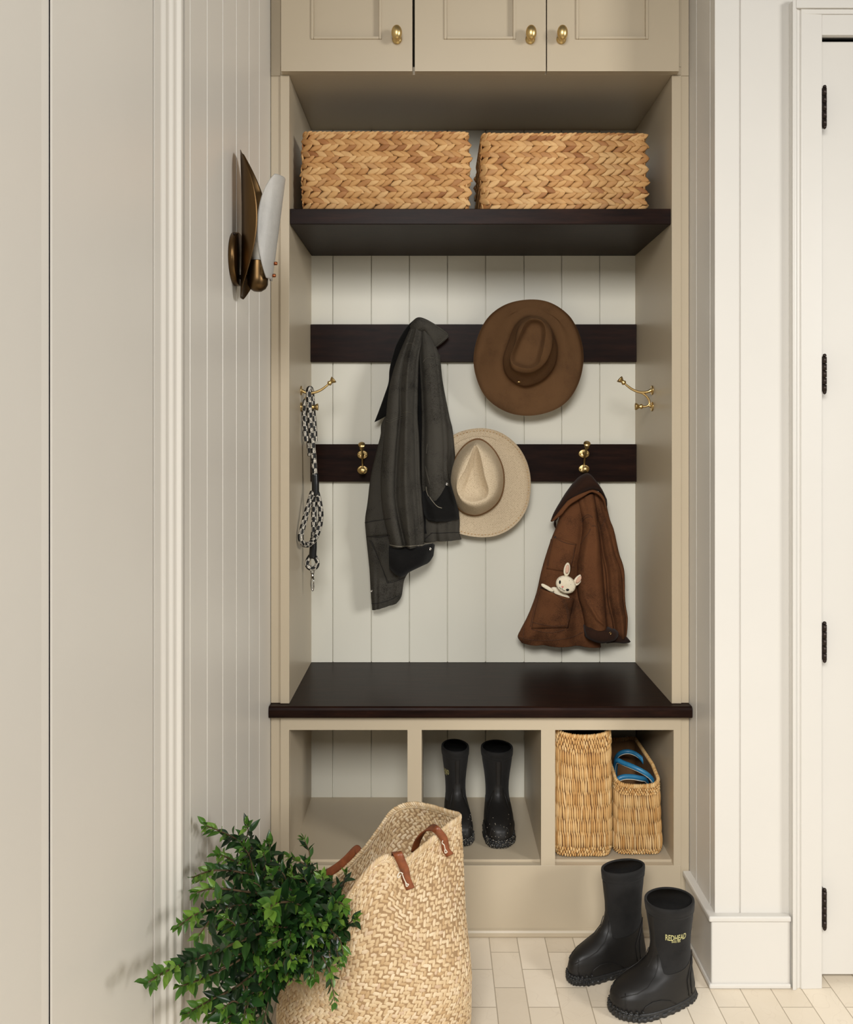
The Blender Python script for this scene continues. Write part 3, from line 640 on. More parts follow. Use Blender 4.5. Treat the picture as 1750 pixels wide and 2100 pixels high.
# ---------- brown felt hat ----------
W_ = .345
brim = [(1085,614),(1130,621),(1168,648),(1190,690),(1197,740),(1183,795),(1150,834),(1095,852),(1040,845),(995,812),(973,757),(976,705),(998,655),(1036,625)]
base = [(1080,650),(1108,654),(1130,674),(1142,712),(1136,750),(1112,778),(1075,790),(1042,770),(1034,738),(1045,700),(1058,668)]
top = [(1088,654),(1112,657),(1128,678),(1131,708),(1121,738),(1103,757),(1082,764),(1056,758),(1047,740),(1056,708),(1066,672)]
ridge = [(1094,653),(1112,658),(1120,676),(1119,700),(1112,730),(1103,749),(1084,757),(1056,750),(1047,735),(1056,708),(1068,680),(1080,659)]
dent = [(1097,666),(1109,672),(1111,694),(1105,722),(1099,740),(1084,748),(1062,742),(1057,732),(1064,710),(1076,684),(1086,669)]
dc = (1088,715)
curl = lambda t: W_-.012-.035*max(0, abs(math.cos(t)))**2.2+.006*math.sin(t)
rg = [ring3(shrink(dent, dc, .05), .268), ring3(shrink(dent, dc, .6), .268), ring3(dent, .262), ring3(shrink(ridge, dc, .95), .240), ring3(ridge, .237), ring3(shrink(top, dc, 1.02), .250), ring3(shrink(top, dc, 1.08), .272),
      ring3(base, .315), ring3(shrink(base, (1088,722), 1.06), .337), ring3(shrink(base, (1086,730), 1.28), .345)]
mid = shrink(brim, (1085,734), .82)
rg += [ring3(mid, lambda t: W_-.010*abs(math.cos(t))**2), ring3(shrink(brim, (1085,734), .95), lambda t: (curl(t)+W_)/2), ring3(brim, curl)]
A = hat_loft(rg, 110)
for i in range(A.shape[0]):
    for j in range(A.shape[1]): A[i,j,1] += noise.noise(Vector(A[i,j])*16)*.0025
B = A.copy(); B[:,:,1] += .0032
g = G(); g.grid(np.concatenate([A, B[::-1]]), closed_u=True, cap=True)
r = thing('felt_hat', (float(A[:,:,0].mean()), .36, float(A[:,:,2].min())), 'dark brown felt cowboy hat with creased crown hanging on the upper dark rail', 'hat')
part(r, 'brim_and_crown', g, 'brown_felt')
bb = bvh_of([r.children[0]])
g = G(); g.ball(cast(bb, 1065, 782.5, .0012), (.005,.002,.0022), 12, 8); part(r, 'hat_pin', g, 'brass', label='tiny brass pin')
# the peg the hat hangs on
def peg(px, py, y1, lab):
    c = P(px, py, .372); g = G().lathe([(.0001,0), (.012,0), (.012,.003), (.005,.006), (.0045,.03), (.008,.036), (.009,.041), (.006,.045), (.0001,.046)], 18, align((c[0], .3719, c[2]), (0,-1,0)))
# ---------- straw hat ----------
brim = [(985,878),(1025,886),(1060,912),(1082,950),(1089,993),(1082,1040),(1058,1076),(1020,1098),(975,1101),(930,1088),(895,1050),(880,1000),(884,950),(905,912),(940,887)]
base = [(984,903),(1010,922),(1028,955),(1032,990),(1024,1022),(1004,1044),(975,1055),(946,1045),(928,1015),(924,980),(936,940),(958,912)]
top = [(978,908),(999,926),(1017,955),(1023,988),(1016,1018),(998,1036),(973,1043),(949,1034),(936,1010),(934,980),(944,948),(960,922)]
ridge = [(975,911),(984,927),(990,950),(996,978),(1003,1004),(999,1020),(984,1028),(965,1030),(946,1020),(938,1001),(942,984),(954,962),(964,938)]
dent = [(975,930),(981,945),(986,968),(993,994),(995,1006),(986,1016),(967,1019),(953,1011),(950,1000),(955,984),(963,962),(969,944)]
dc = (970,985)
rg = [ring3(shrink(dent, dc, .05), .285), ring3(shrink(dent, dc, .6), .283), ring3(dent, .273), ring3(shrink(ridge, dc, .93), .260), ring3(ridge, .256), ring3([((a[0]+b[0])/2, (a[1]+b[1])/2) for a, b in zip(ring_px(ridge, 24), ring_px(top, 24))], .259), ring3(top, .275),
      ring3(base, .322), ring3(shrink(base, (980,985), 1.05), .343), ring3(shrink(base, (981,987), 1.22), .3465),
      ring3(shrink(brim, (985,990), .85), .345), ring3(shrink(brim, (985,990), .96), lambda t: .342-.006*math.cos(t)**2), ring3(brim, lambda t: .339-.010*math.cos(t)**2)]
A = hat_loft(rg, 110); B = A.copy(); B[:,:,1] += .0028
g = G(); g.grid(np.concatenate([A, B[::-1]]), closed_u=True, cap=True)
r = thing('straw_hat', (float(A[:,:,0].mean()), .35, float(A[:,:,2].min())), 'cream woven straw hat with teardrop crown half hidden by the charcoal jacket', 'hat')
part(r, 'brim_and_crown', g, 'hat_straw')
q = ring3(shrink(base, (978,982), 1.035), .3345); g = G(); g.tube(np.vstack([q, q[:2]]), .0018, 8, cap=False)
q = ring3(shrink(base, (978,982), 1.02), .329); g.tube(np.vstack([q, q[:2]]), .0014, 8, cap=False); part(r, 'hat_band', g, 'dark_straw_and_gap_shade', label='thin braided straw band')
q = ring3(shrink(brim, (985,990), .955), lambda t: .3395-.006*math.cos(t)**2); g = G()
for i in range(0, 96, 1): g.tube([q[i], (q[i]+q[(i+1) % 96])/2], .0007, 5)
part(r, 'brim_stitch', g, 'rush')
# ---------- brass hooks ----------
def hook(loc, rz, label):
    r = thing('coat_hook', loc, label, 'hook', 'brass double coat hooks', rz=rz)
    for z in (.0215, -.0215):
        g = G(); M_ = align((0, 0, z), (0,-1,0)); n = 28; prof = [(.0001,0), (1,0), (1,.0016), (.86,.0028), (.0001,.003)]
        a = np.arange(n)*2*PI/n
        A = np.array([[(rr*.0155*math.cos(t) if rr > .01 else 0, -h, z+(rr*.0125*math.sin(t) if rr > .01 else 0)) for t in a] for rr, h in prof]); g.grid(A, closed_u=True, cap=True)
        p = part(r, 'back_plate', g, 'brass', world=False)
        for x in (-.0098, .0098):
            g = G().ball((x, -.003, z), (.0032,.0016,.0032), 12, 6); part(p, 'screw', g, 'brass', world=False)
    up = cat([(0,-.002,.0215), (0,-.014,.0165), (0,-.034,.0165), (0,-.052,.0235), (0,-.066,.0335), (0,-.071,.038)], 30)
    lo = cat([(0,-.032,.0165), (0,-.020,.010), (0,-.0095,-.002), (0,-.0075,-.013), (0,-.011,-.019), (0,-.018,-.0215), (0,-.024,-.0215)], 30)
    g = G().tube(up, np.interp(np.linspace(0,1,30), [0,.15,.5,1], [.0052,.0036,.0034,.0026]), 12).tube(lo, .0029, 12)
    g.tube([(0,-.002,-.0215), (0,-.006,-.0205), (0,-.0085,-.017)], .0034, 10); part(r, 'arm', g, 'brass', world=False)
    for p, d in ((up[-1], (0,-.72,.62)), (lo[-1], (0,-1,0))):
        g = G().lathe([(.0001,-.001), (.003,0), (.0062,.0025), (.0066,.0055), (.0045,.0095), (.0048,.011), (.0078,.015), (.0096,.0195), (.0094,.0205), (.0001,.0215)], 20, align(p, d)); part(r, 'finial', g, 'brass', world=False)
    return r
hook((NR-.0004, .193, EYE-(817-VY)*(CD+.193)/F), -PI/2, 'brass double hook on the right inner side of the locker, nothing hanging on it')
hookL = hook((NL+.0004, .193, EYE-(818-VY)*(CD+.193)/F), PI/2, 'brass double hook on the left inner side of the locker carrying the rope leash')
hook(P(744,948,.3715), .05, 'empty brass double hook on the lower dark rail, left of the charcoal jacket')
hook(P(1198,946,.3715), -.07, 'brass double hook on the lower dark rail above the small brown jacket')
# ---------- rope leash ----------
r = thing('dog_leash', P(640,1212,.2), 'black and white rope dog leash hanging from the left side hook', 'leash')
def rope(pts, rad=.0074, name='rope', parent=r):
    p = cat([P(*q) for q in pts], 120); d = np.r_[0, np.cumsum(np.linalg.norm(np.diff(p, axis=0), axis=1))]; g = G(); n = 14; g.tube(p, rad, n, cap=False)
    uv = np.array([(d[i], rad*2*PI*j/n) for i in range(120) for j in range(n)]); return part(parent, name, g, 'rope', uv=uv)
rope([(628,905,.19), (626,880,.19), (625,850,.19), (626,828,.19), (629,822,.193), (633,826,.2), (633,850,.205), (634,900,.205), (637,935,.2)])
rope([(646,905,.21), (645,880,.21), (642,845,.21), (640,820,.21), (639,803,.205), (636,797,.197), (633,803,.188), (634,830,.185), (636,860,.187), (639,895,.19), (643,930,.193), (646,978,.195)])
rope([(641,1010,.195), (637,1022,.18), (628,1055,.15), (620,1085,.12), (616.5,1102,.11), (621,1114,.12), (632,1117,.15), (645,1106,.18), (655,1080,.198), (658,1055,.198), (655,1030,.197), (650,1010,.196)])
rope([(646,1008,.2), (644,1040,.202), (644,1080,.202), (643,1108,.2)])
rope([(637,1140,.2), (631,1150,.2), (630,1158,.2), (634,1164,.2), (641,1166,.2), (648,1163,.2), (651,1156,.2), (650,1149,.2), (645,1140,.2)], .0062)
for a, b, w in (((646,970), (647,1016), .0098), ((643,1102), (641,1145), .0096)):
    p = cat([P(*a, .196), P((a[0]+b[0])/2+.5, (a[1]+b[1])/2, .196), P(*b, .196)], 20); g = G(); g.tube(p, np.interp(np.linspace(0,1,20), [0,.08,.5,.92,1], [w*.75,w*.92,w,w*1.02,w*.85]), 16); part(r, 'sleeve', g, 'black_sleeve', label='glossy black rubber sleeve')
c = lambda a, b: P(a, b, .2)
g = G(); g.tube(cat([c(641,1160), c(644,1164), c(644,1175), c(641,1178), c(638,1175), c(638,1164), c(641,1160)], 24), .0016, 8); g.tube([c(641,1175), c(641,1186)], .0042, 12)
g.tube(cat([c(641,1184), c(638.5,1190), c(638,1200), c(640,1209), c(642,1211), c(643.5,1204), c(643,1198)], 24), .0019, 8); g.tube([c(643.5,1186), c(643.5,1200)], .0015, 8); g.ball(c(641,1181), .0045, 12, 8)
part(r, 'snap_clip', g, 'chrome', label='metal snap clip')
# ---------- wall sconce ----------
XW = XL; sy = -.39; sz = EYE-(532-VY)*(CD+sy-.0)/F
def SP(px, y, py): pass
r = thing('wall_sconce', (XW, sy, sz), 'antique brass wall sconce with ripple glass petal on the left beadboard wall', 'lamp')
Lm = lambda x, y, z: (x, y, z)       # local: +x away from wall, y along wall, z up
g = G().lathe([(.0001,0), (.050,0), (.0525,.0015), (.0525,.0105), (.051,.0120), (.0001,.0125)], 48, align((0,0,0), (1,0,0))); bp = part(r, 'back_plate', g, 'antique_brass', world=False)
part(bp, 'screw', G().lathe([(.0001,0),(.003,0),(.003,.0015),(.0001,.0015)], 12, align((.008,-.030,.0435), (0,-.57,.82))), 'dark_bronze', world=False)
g = G().tube([(.010,0,-.035), (.042,0,-.035)], .0045, 12); part(r, 'arm', g, 'dark_bronze', world=False)
# brass petal: a leaf-shaped sheet curved round a vertical axis, opening into the room
def petal(zb, zt, wfun, R, x0f, th, n=40, nv=60, yc=0.):
    out = []
    for s_ in (0, 1):
        rows = []
        for i in range(nv):
            t = i/(nv-1); hw = wfun(t); z = zb+(zt-zb)*t; row = []
            for j in range(n):
                a = (2*j/(n-1)-1)*hw/R(t); rad = R(t)-(th if s_ else 0)
                row.append((x0f(t)+R(t)-rad*math.cos(a), yc+rad*math.sin(a), z))
            rows.append(row)
        out.append(rows)
    A = [o_ + i_[::-1] for o_, i_ in zip(out[0], out[1])]
    return G().grid(A, closed_u=True, cap=True)
wl = lambda t: .072*max(.02, math.sin(PI*min(1, (t+.015)/1.03))**.52)*(1+.10*(t-.5))
g = petal(-.077, .212, wl, lambda t: .056, lambda t: .0135+.003*math.sin(t*PI), .0012); part(r, 'brass_shade', g, 'antique_brass', world=False, label='curved leaf-shaped antique brass shade')
g = G().lathe([(.0001,-.064), (.008,-.063), (.0155,-.058), (.020,-.050), (.0205,-.040), (.0205,-.039), (.0205,-.03), (.0205,-.02), (.0205,-.005), (.0204,-.004), (.0185,-.004), (.0185,-.03), (.0001,-.03)], 36, Matrix.Translation((.047,0,0))); part(r, 'socket_cup', g, 'antique_brass', world=False)
g = G().lathe([(.0001,-.03), (.0135,-.03), (.0135,.018), (.015,.020), (.015,.045), (.0135,.052), (.008,.057), (.0001,.058)], 28, Matrix.Translation((.047,0,0))); part(r, 'bulb', g, 'bulb_glass', world=False, label='white tubular bulb')
gw = lambda t: .064*max(.05, math.sin(PI*(t*.90+.04))**.38)*(.80+.30*t)
g = petal(-.040, .160, gw, lambda t: .043, lambda t: 0, .003, 36, 60)
V = g.v[0]; V[:,0] = .0755 + (V[:,2]+.040)*.13 - V[:,0]*.95
gl = part(r, 'glass_shade', g, 'ripple_glass', world=False, label='ripple glass petal')
for z in (-.032, -.008): part(gl, 'screw', G().lathe([(.0001,-.006),(.0035,-.006),(.0035,.003),(.003,.0045),(.0001,.005)], 14, align((.077+(z+.040)*.13, 0, z), (1,0,0))), 'copper', world=False)
part(r, 'bracket', G().box(.06,.0745,-.004,.004,-.034,-.030), 'antique_brass', world=False)
# ---------- draped garments: lofted cloth with folds ----------
def ev(spec, v):       # spec: list of (v, value)
    return np.interp(v, [a for a, _ in spec], [b for _, b in spec])
def loft(secs, yb, folds=(), nt=44, nv=70, p=.42, wr=.0035, seed=0, back=.25, open_end=False, caps=True):
    S_ = cat([s[:5] for s in secs], nv); out = []
    for i in range(nv):
        v = i/(nv-1); Lx, Ly, Rx, Ry, th = S_[i]; th = max(th, .004); y0 = yb-th*.5
        Lp, Rp = P(Lx, Ly, y0), P(Rx, Ry, y0); row = []
        for j in range(nt):
            t = j/(nt-1); pr = (1-abs(2*t-1)**2.6)**p
            off = th*pr*(.5)
            for f in folds:
                c, w_, am = ev(f[0], v), f[1], ev(f[2], v); off += am*math.exp(-((t-c)/w_)**2)*min(1, pr*1.3)
            q = Lp*(1-t)+Rp*t; q = np.array([q[0], y0-off, q[2]])
            if 0 < j < nt-1:
                nn = noise.noise(Vector((q[0]*22+seed, seed*3.1, q[2]*13)))*wr + noise.noise(Vector((q[0]*44, seed, q[2]*40)))*wr*.3
                q[1] -= nn*pr
            row.append(q)
        for j in range(1, nt//2):
            t = 1-j/(nt//2); pr = (1-abs(2*t-1)**2.6)**p; q = Lp*(1-t)+Rp*t; row.append(np.array([q[0], y0+th*.5*pr, q[2]]))
        out.append(row)
    return G().grid(out, closed_u=True, cap=caps)
def flat_panel(bvh, c4, lift=.003, nu=16, nv=16, th=.0022, top_lift=0):
    a, b, c, d = [np.array(x, float) for x in c4]; F_ = []; Bk = []
    for i in range(nv):
        v = i/(nv-1); rf = []; rb = []
        for j in range(nu):
            u = j/(nu-1); q = (a*(1-u)+b*u)*(1-v)+(d*(1-u)+c*u)*v
            e = min(1, min(u, 1-u, v if not top_lift else 1, 1-v)*10)
            p_ = cast(bvh, q[0], q[1], lift*e+.0004+top_lift*(1-v)**2*math.sin(u*PI)); rf.append(p_); rb.append(p_+np.array([0, th, 0]))
        F_.append(rf+rb[::-1])
    return G().grid(F_, closed_u=True, cap=True)
def seam(bvh, pts, rad=.0008, lift=.0008, n=None, dashed=False):
    q = cat([(a, b, 0) for a, b in pts], n or max(12, len(pts)*8)); p3 = [cast(bvh, a, b, lift) for a, b, _ in q]; g = G()
    # drop jumps where the line leaves the cloth
    seg = [p3[0]]
    for a in p3[1:]:
        if np.linalg.norm(a-seg[-1]) > .02:
            if len(seg) > 2: g.tube(seg, rad, 5)
            seg = []
        seg.append(a)
    if len(seg) > 2: g.tube(seg, rad, 5)
    return g
def snap(bvh, px, py, parent, rad=.0045, mat='chrome'):
    c = cast(bvh, px, py, .0005); g = G().lathe([(.0001,0), (rad,0), (rad,.0012), (rad*.7,.0022), (rad*.45,.0014), (.0001,.0012)], 16, align(c, (-.1,-1,.05)))
    return part(parent, 'snap_button', g, mat, label='small round metal snap')
# ----- large charcoal denim jacket -----
r = thing('denim_jacket', P(855,1250,.33), 'large charcoal denim jacket with black corduroy cuffs hanging from the upper dark rail', 'jacket')
YB = .362
body_l = part(r, 'front_panel', loft([(800,840,830,840,.03),(783,868,842,868,.04),(781,890,852,888,.04),(776,911,860,911,.045),(766,950,868,950,.045),(760,978,872,978,.045),(754,1030,872,1030,.045),(749,1064,872,1062,.045),(750,1089,870,1089,.045),(754,1129,866,1125,.04),(758,1168,848,1160,.04),(760,1206,830,1188,.038),(762,1232,824,1222,.035),(763.5,1251,814,1237,.028)], YB,
    [([(0,.2),(1,.3)], .08, [(0,.004),(1,.006)]), ([(0,.5),(1,.7)], .1, [(0,.0),(1,-.006)]), ([(0,.1),(1,.12)], .06, [(.3,0),(.6,.005),(1,.004)])], seed=1), 'charcoal_denim')
body_r = part(r, 'back_panel', loft([(866,715,903,728,.03),(866,780,908,780,.045),(866,850,921,849,.05),(868,885,929,884,.05),(868,940,934,940,.05),(868,1016,938.5,1016,.05),(866,1065,943,1065,.05),(866,1092,943,1092,.045),(868,1111,947,1106,.038)], YB,
    [([(0,.8),(1,.7)], .08, [(0,.004),(1,.006)]), ([(0,.9),(1,.9)], .06, [(0,-.004),(1,-.004)]), ([(0,.4),(1,.36)], .05, [(0,0),(.8,-.004),(1,-.012)])], seed=2), 'charcoal_denim')
part(r, 'inner_lining', loft([(846,668,884,672,.03),(842,720,896,720,.045),(842,800,905,800,.05),(842,900,912,900,.05),(842,1000,915,1000,.05),(842,1090,905,1095,.04)], YB+.002, wr=.003, seed=20), 'black_corduroy', label='dark inside of the jacket between the sleeves')
lapel = part(r, 'lapel', loft([(850,655,858,658,.014),(833,672,852,676,.016),(815,702,838,704,.018),(806,728,822,732,.018),(799,758,812,762,.018),(797,784,806,790,.018),(788,812,804,820,.016),(778,840,800,846,.014),(768,866,784,858,.008)], YB-.018, nt=20, nv=40, p=.6, wr=.001, seed=3), 'black_corduroy', label='black inner lapel')
sl = part(r, 'sleeve', loft([(850,656,866,655,.03),(834,690,869,690,.055),(815,735,861,735,.075),(802,778,859,780,.085),(795,820,858,825,.09),(791,865,858,862,.09),(786,914,861,900,.088),(781,975,864,980,.088),(783,1030,868,1030,.092),(789,1068,870,1070,.094),(797,1100,870.5,1102,.094),(801,1120,869.5,1119,.085)], YB-.006,
    [([(0,.5),(.4,.66),(.7,.62),(1,.62)], .11, [(0,.004),(.4,.020),(.8,.024),(1,.018)]), ([(0,.2),(.42,.47),(.7,.36),(1,.46)], .055, [(0,0),(.4,-.009),(.8,-.014),(1,-.016)]), ([(.3,.2),(1,.2)], .12, [(.3,0),(.7,.007),(1,.008)]), ([(0,.9),(1,.88)], .05, [(0,-.004),(.6,-.012),(1,-.010)]), ([(.7,.78),(1,.80)], .035, [(.65,0),(.85,-.012),(1,-.012)])], nt=64, nv=90, wr=.004, seed=4), 'charcoal_denim', label='near sleeve')
sr = part(r, 'sleeve', loft([(862,672,878,680,.035),(860,712,897,716,.06),(860,740,903,742,.072),(862,778,907,780,.08),(864,823,912,822,.085),(865,868,917,868,.085),(864,915,920.5,914,.085),(864,963,919.5,963,.085),(865,1002,925,994,.08),(872,1030,924,1022,.07)], YB-.006,
    [([(0,.5),(1,.55)], .2, [(0,.004),(1,.006)]), ([(0,.08),(1,.1)], .09, [(0,-.006),(.5,-.014),(1,-.012)]), ([(0,.8),(1,.86)], .05, [(0,0),(.4,-.005),(1,-.008)])], nt=54, seed=5), 'charcoal_denim')
cuff = part(r, 'cuff', loft([(799,1116,800,1166,.088),(815,1118,812,1178,.098),(831,1119,825,1182,.100),(850,1118,843,1171,.098),(872,1116,866,1160,.085),(886,1114,880,1153,.055),(892,1117,889,1140,.03)], YB-.002, [([(0,.4),(1,.4)], .2, [(0,.003),(1,.002)])], nt=40, nv=50, wr=.003, seed=6), 'black_corduroy', label='black corduroy cuff')
cuff2 = part(r, 'cuff', loft([(864,1006,868,1052,.05),(872,1001,877,1066,.075),(884,1018,890,1070,.088),(893,1020,900,1070,.090),(901,1000,914,1070,.088),(908,980,928,1068,.082),(920,984,937,1066,.07),(927,990,943,1065,.05)], YB-.002, [([(0,.3),(1,.3)], .15, [(0,.004),(1,.004)])], nt=40, nv=56, wr=.004, seed=7), 'black_corduroy', label='black corduroy cuff')
collar = part(r, 'collar', loft([(841,668,843,684,.03),(850,655,851,684,.042),(860,650.5,862,682,.048),(873,654,871,682,.044),(888,662,878,694,.034),(904,672,888,713,.024),(917,681,896,712,.014),(921,690,911,701,.010)], YB-.012, [([(0,.5),(1,.6)], .3, [(0,.0),(.6,.004),(1,.002)])], nt=30, nv=44, p=.5, wr=.001, seed=8), 'charcoal_denim')
jb = bvh_of(list(r.children))
for pts in ([(802,1063),(785,1066),(768,1068),(749,1072)], [(800,1098),(780,1101),(765,1101),(752,1100)], [(758,1108),(770,1130),(784,1165),(795,1196)], [(761,1108),(773,1130),(787,1164),(798,1192)], [(795,1196),(812,1192),(831,1184)], [(762,1238),(780,1236),(800,1230),(818,1221)],
            [(884,1093),(905,1093),(925,1092),(943,1092)], [(872,1106),(880,1098),(888,1092)]): 
    s_ = seam(jb, pts, .0009); s_.n and part(body_l, 'stitching', s_, 'stitch_dark')

for pts in ([(792,859),(800,862),(812,857),(826,852)], [(827,846),(836,845),(846,849),(852,857)], [(833,706),(842,704),(851,708)], [(793,864),(801,866),(812,861),(826,856)], [(856,713),(862,710)], [(868,743),(873,736),(880,733),(888,734)], [(896,738),(901,739)], [(873,956),(877,975),(882,993)], [(877,640+270),(875,930)]):
    s_ = seam(jb, pts, .0007); s_.n and part(sl, 'stitching', s_, 'stitch_grey')
g = G()
for pts in ([(800,1117),(815,1120),(831,1120),(850,1119),(870,1117),(890,1114)], [(875,998),(877,1010),(882,1022),(890,1032),(898,1039),(906,1042)]):
    s_ = seam(jb, pts, .0009, .0014); s_.n and part(cuff, 'piping', s_, 'stitch_pale', label='pale piping')
g = G()
for pts in ([(862,654),(880,661),(900,672),(918,685)], [(919,686),(908,698),(896,708),(890,713)]):
    s_ = seam(jb, pts, .0007, .001); s_.n and part(collar, 'stitching', s_, 'stitch_grey')
snap(jb, 882, 1126, cuff); snap(jb, 916, 993, cuff2); snap(jb, 763, 1212, body_l, .003)
# flap band across the lower left pocket
bl = bvh_of([body_l]); part(body_l, 'pocket_flap', flat_panel(bl, [(748.5,1072),(803,1062),(806,1097),(752,1101)], .004), 'charcoal_denim')
part(body_l, 'pocket', flat_panel(bl, [(760,1106),(835,1104),(832,1184),(796,1195)], .0028), 'charcoal_denim')
# ----- small brown canvas jacket -----
r = thing('canvas_jacket', P(1175,1325,.33), 'small brown canvas jacket with dark corduroy collar and patch pockets hanging from the lower rail', 'jacket')
kb = part(r, 'back_panel', loft([(1196,1000,1240,1014,.04),(1206,1030,1245,1040,.05),(1212,1060,1251,1065,.055),(1216,1087,1259,1087,.06),(1220,1132,1269,1132,.06),(1224,1172,1280,1170,.062),(1228,1231,1282,1231,.062),(1236,1266,1287,1266,.06),(1242,1290,1286,1294,.055),(1250,1308,1284,1306,.04)], YB,
    [([(0,.5),(1,.72)], .12, [(0,.004),(.5,.010),(1,.010)]), ([(0,.2),(.4,.3),(1,.42)], .07, [(0,-.004),(.5,-.014),(1,-.014)]), ([(.4,.75),(.62,.9),(1,.9)], .04, [(.35,0),(.5,-.008),(1,-.005)])], nt=60, nv=80, wr=.005, seed=11), 'brown_canvas')
kf = part(r, 'front_panel', loft([(1158,1030,1200,1020,.04),(1149,1055,1204,1046,.055),(1141,1080,1206,1075,.06),(1131,1105,1207,1105,.062),(1119,1141,1208,1141,.064),(1110,1173,1210,1173,.064),(1101,1213,1214,1213,.064),(1092,1240,1217,1240,.062),(1081,1266,1222,1266,.062),(1068,1291,1228,1292,.058),(1062,1306,1231,1312,.052),(1070,1318,1233,1327,.044)], YB-.004,
    [([(0,.8),(.5,.72),(1,.70)], .09, [(0,.0),(.5,-.010),(1,-.022)]), ([(0,.3),(1,.12)], .1, [(0,.0),(.6,.005),(1,.010)]), ([(0,.5),(1,.42)], .15, [(0,.0),(.6,.006),(1,.008)]), ([(.7,.28),(1,.27)], .06, [(.7,0),(.9,-.006),(1,-.009)])], nt=60, nv=80, wr=.004, seed=12), 'brown_canvas')
ks = part(r, 'sleeve', loft([(1182,1022,1218,1008,.05),(1188,1046,1222,1036,.07),(1194,1070,1225,1068,.088),(1193,1095,1228,1096,.095),(1189,1120,1231,1123,.098),(1183,1159,1235,1159,.098),(1184,1213,1239,1205,.095),(1192,1246,1242,1245,.095),(1197,1270,1243.5,1270,.095),(1199,1286,1244,1286,.09)], YB-.006,
    [([(0,.7),(1,.6)], .2, [(0,.004),(1,.006)]), ([(0,.3),(.5,.14),(1,.2)], .09, [(0,-.004),(.5,.004),(1,-.004)]), ([(.7,.2),(.85,.5),(.93,.85)], .09, [(.65,0),(.8,.010),(.93,.004),(1,0)]), ([(0,.94),(1,.94)], .05, [(0,0),(.5,-.008),(1,-.008)])], nt=54, nv=80, wr=.005, seed=13), 'brown_canvas')
kc = part(r, 'cuff', loft([(1196,1280,1199,1304,.088),(1208,1278,1206,1309,.100),(1228,1280,1224,1316,.102),(1246,1285,1242,1315,.095),(1258,1288.5,1256,1311,.08),(1266,1291,1262,1306,.055)], YB-.004, nt=36, nv=44, wr=.003, seed=14), 'dark_corduroy', label='dark corduroy cuff')
part(r, 'cuff', loft([(1240,1296,1243,1318,.05),(1256,1292,1258,1317,.05),(1270,1294,1270,1318,.045),(1282,1302,1279,1319,.03),(1293.5,1315,1290,1318,.01)], YB-.006, nt=30, nv=30, wr=.003, seed=15), 'dark_corduroy', label='dark corduroy cuff')
kk = part(r, 'collar', loft([(1129.5,1069,1133,1070,.010),(1136,1052,1149,1046,.025),(1150,1028,1166,1026,.04),(1162,1009,1182,1017,.055),(1178,988,1198,1010,.07),(1192,975,1210,1005,.078),(1207,970.5,1219,1005,.078),(1220,984,1230,1009,.068),(1233,1002,1239,1022,.05),(1244,1022,1244,1041,.025)], YB-.018, [([(0,.5),(1,.5)], .3, [(0,0),(.5,.006),(1,0)])], nt=34, nv=60, p=.5, wr=.002, seed=16), 'dark_corduroy', label='dark corduroy collar')
part(kk, 'collar_underside', loft([(1130,1069,1136,1068.5,.006),(1146,1049,1152,1056,.012),(1158,1034,1160,1046,.014),(1168,1024,1172,1034,.014),(1196,1009,1198,1018,.014),(1213,1003,1214,1010,.014),(1231,1010,1229,1017,.014),(1241,1024,1238,1030,.012),(1244,1041,1241,1044,.006)], YB-.062, nt=16, nv=50, wr=.001, seed=17), 'brown_canvas')
part(kf, 'placket', loft([(1148,1049,1143,1066,.010),(1140,1062,1136,1074,.010),(1141,1074,1140,1086,.008)], YB-.012, nt=12, nv=12, wr=.001, seed=18), 'dark_corduroy')
fb = bvh_of([kf]); jb = bvh_of([o for o in r.children])
pk = part(kf, 'chest_pocket', flat_panel(fb, [(1135,1099),(1183,1115),(1170,1175),(1121,1167)], .0032), 'brown_canvas')
pk2 = part(kf, 'hip_pocket', flat_panel(fb, [(1108,1206),(1178,1229),(1166,1288),(1090,1290)], 0.005, top_lift=.013), 'brown_canvas')
jb = bvh_of([o for o in r.children]+[pk, pk2]); g = G()
for pts in ([(1137,1100),(1150,1109),(1166,1115),(1181,1117)], [(1131,1106),(1126,1130),(1122,1160)], [(1134,1106),(1129,1130),(1125,1160)], [(1178,1122),(1176,1140),(1170,1160)], [(1110,1207),(1130,1213),(1148,1224),(1160,1229),(1175,1228)], [(1108,1212),(1098,1250),(1091,1285)], [(1105,1212),(1095,1250),(1088,1285)],
            [(1091,1276),(1115,1281),(1140,1284),(1160,1282)], [(1091,1290),(1112,1296),(1135,1297),(1158,1291)], [(1154,1230),(1161,1247),(1165,1270),(1162,1288)], [(1158,1230),(1164,1247),(1168,1270)],
            [(1064,1306),(1090,1312),(1130,1313),(1170,1307),(1196,1296)], [(1076,1280),(1074,1300),(1075,1314)]):
    s_ = seam(jb, pts, .0009); s_.n and part(kf, 'stitching', s_, 'stitch_brown')
g = G()
for pts in ([(1190,1067),(1200,1058),(1208,1056),(1216,1062)], [(1192,1071),(1202,1062),(1210,1060)], [(1214,1079),(1220,1078),(1225,1083)], [(1192,1116),(1200,1103),(1207,1094),(1212,1084)], [(1245,1058),(1238,1073),(1230,1087)]):
    s_ = seam(jb, pts, .0009); s_.n and part(ks, 'stitching', s_, 'stitch_brown')
snap(jb, 1139, 1102, pk, .003, 'dark_bronze'); snap(jb, 1110.5, 1206, pk2, .003, 'dark_bronze'); snap(jb, 1252, 1299, kc, .0045, 'antique_brass')
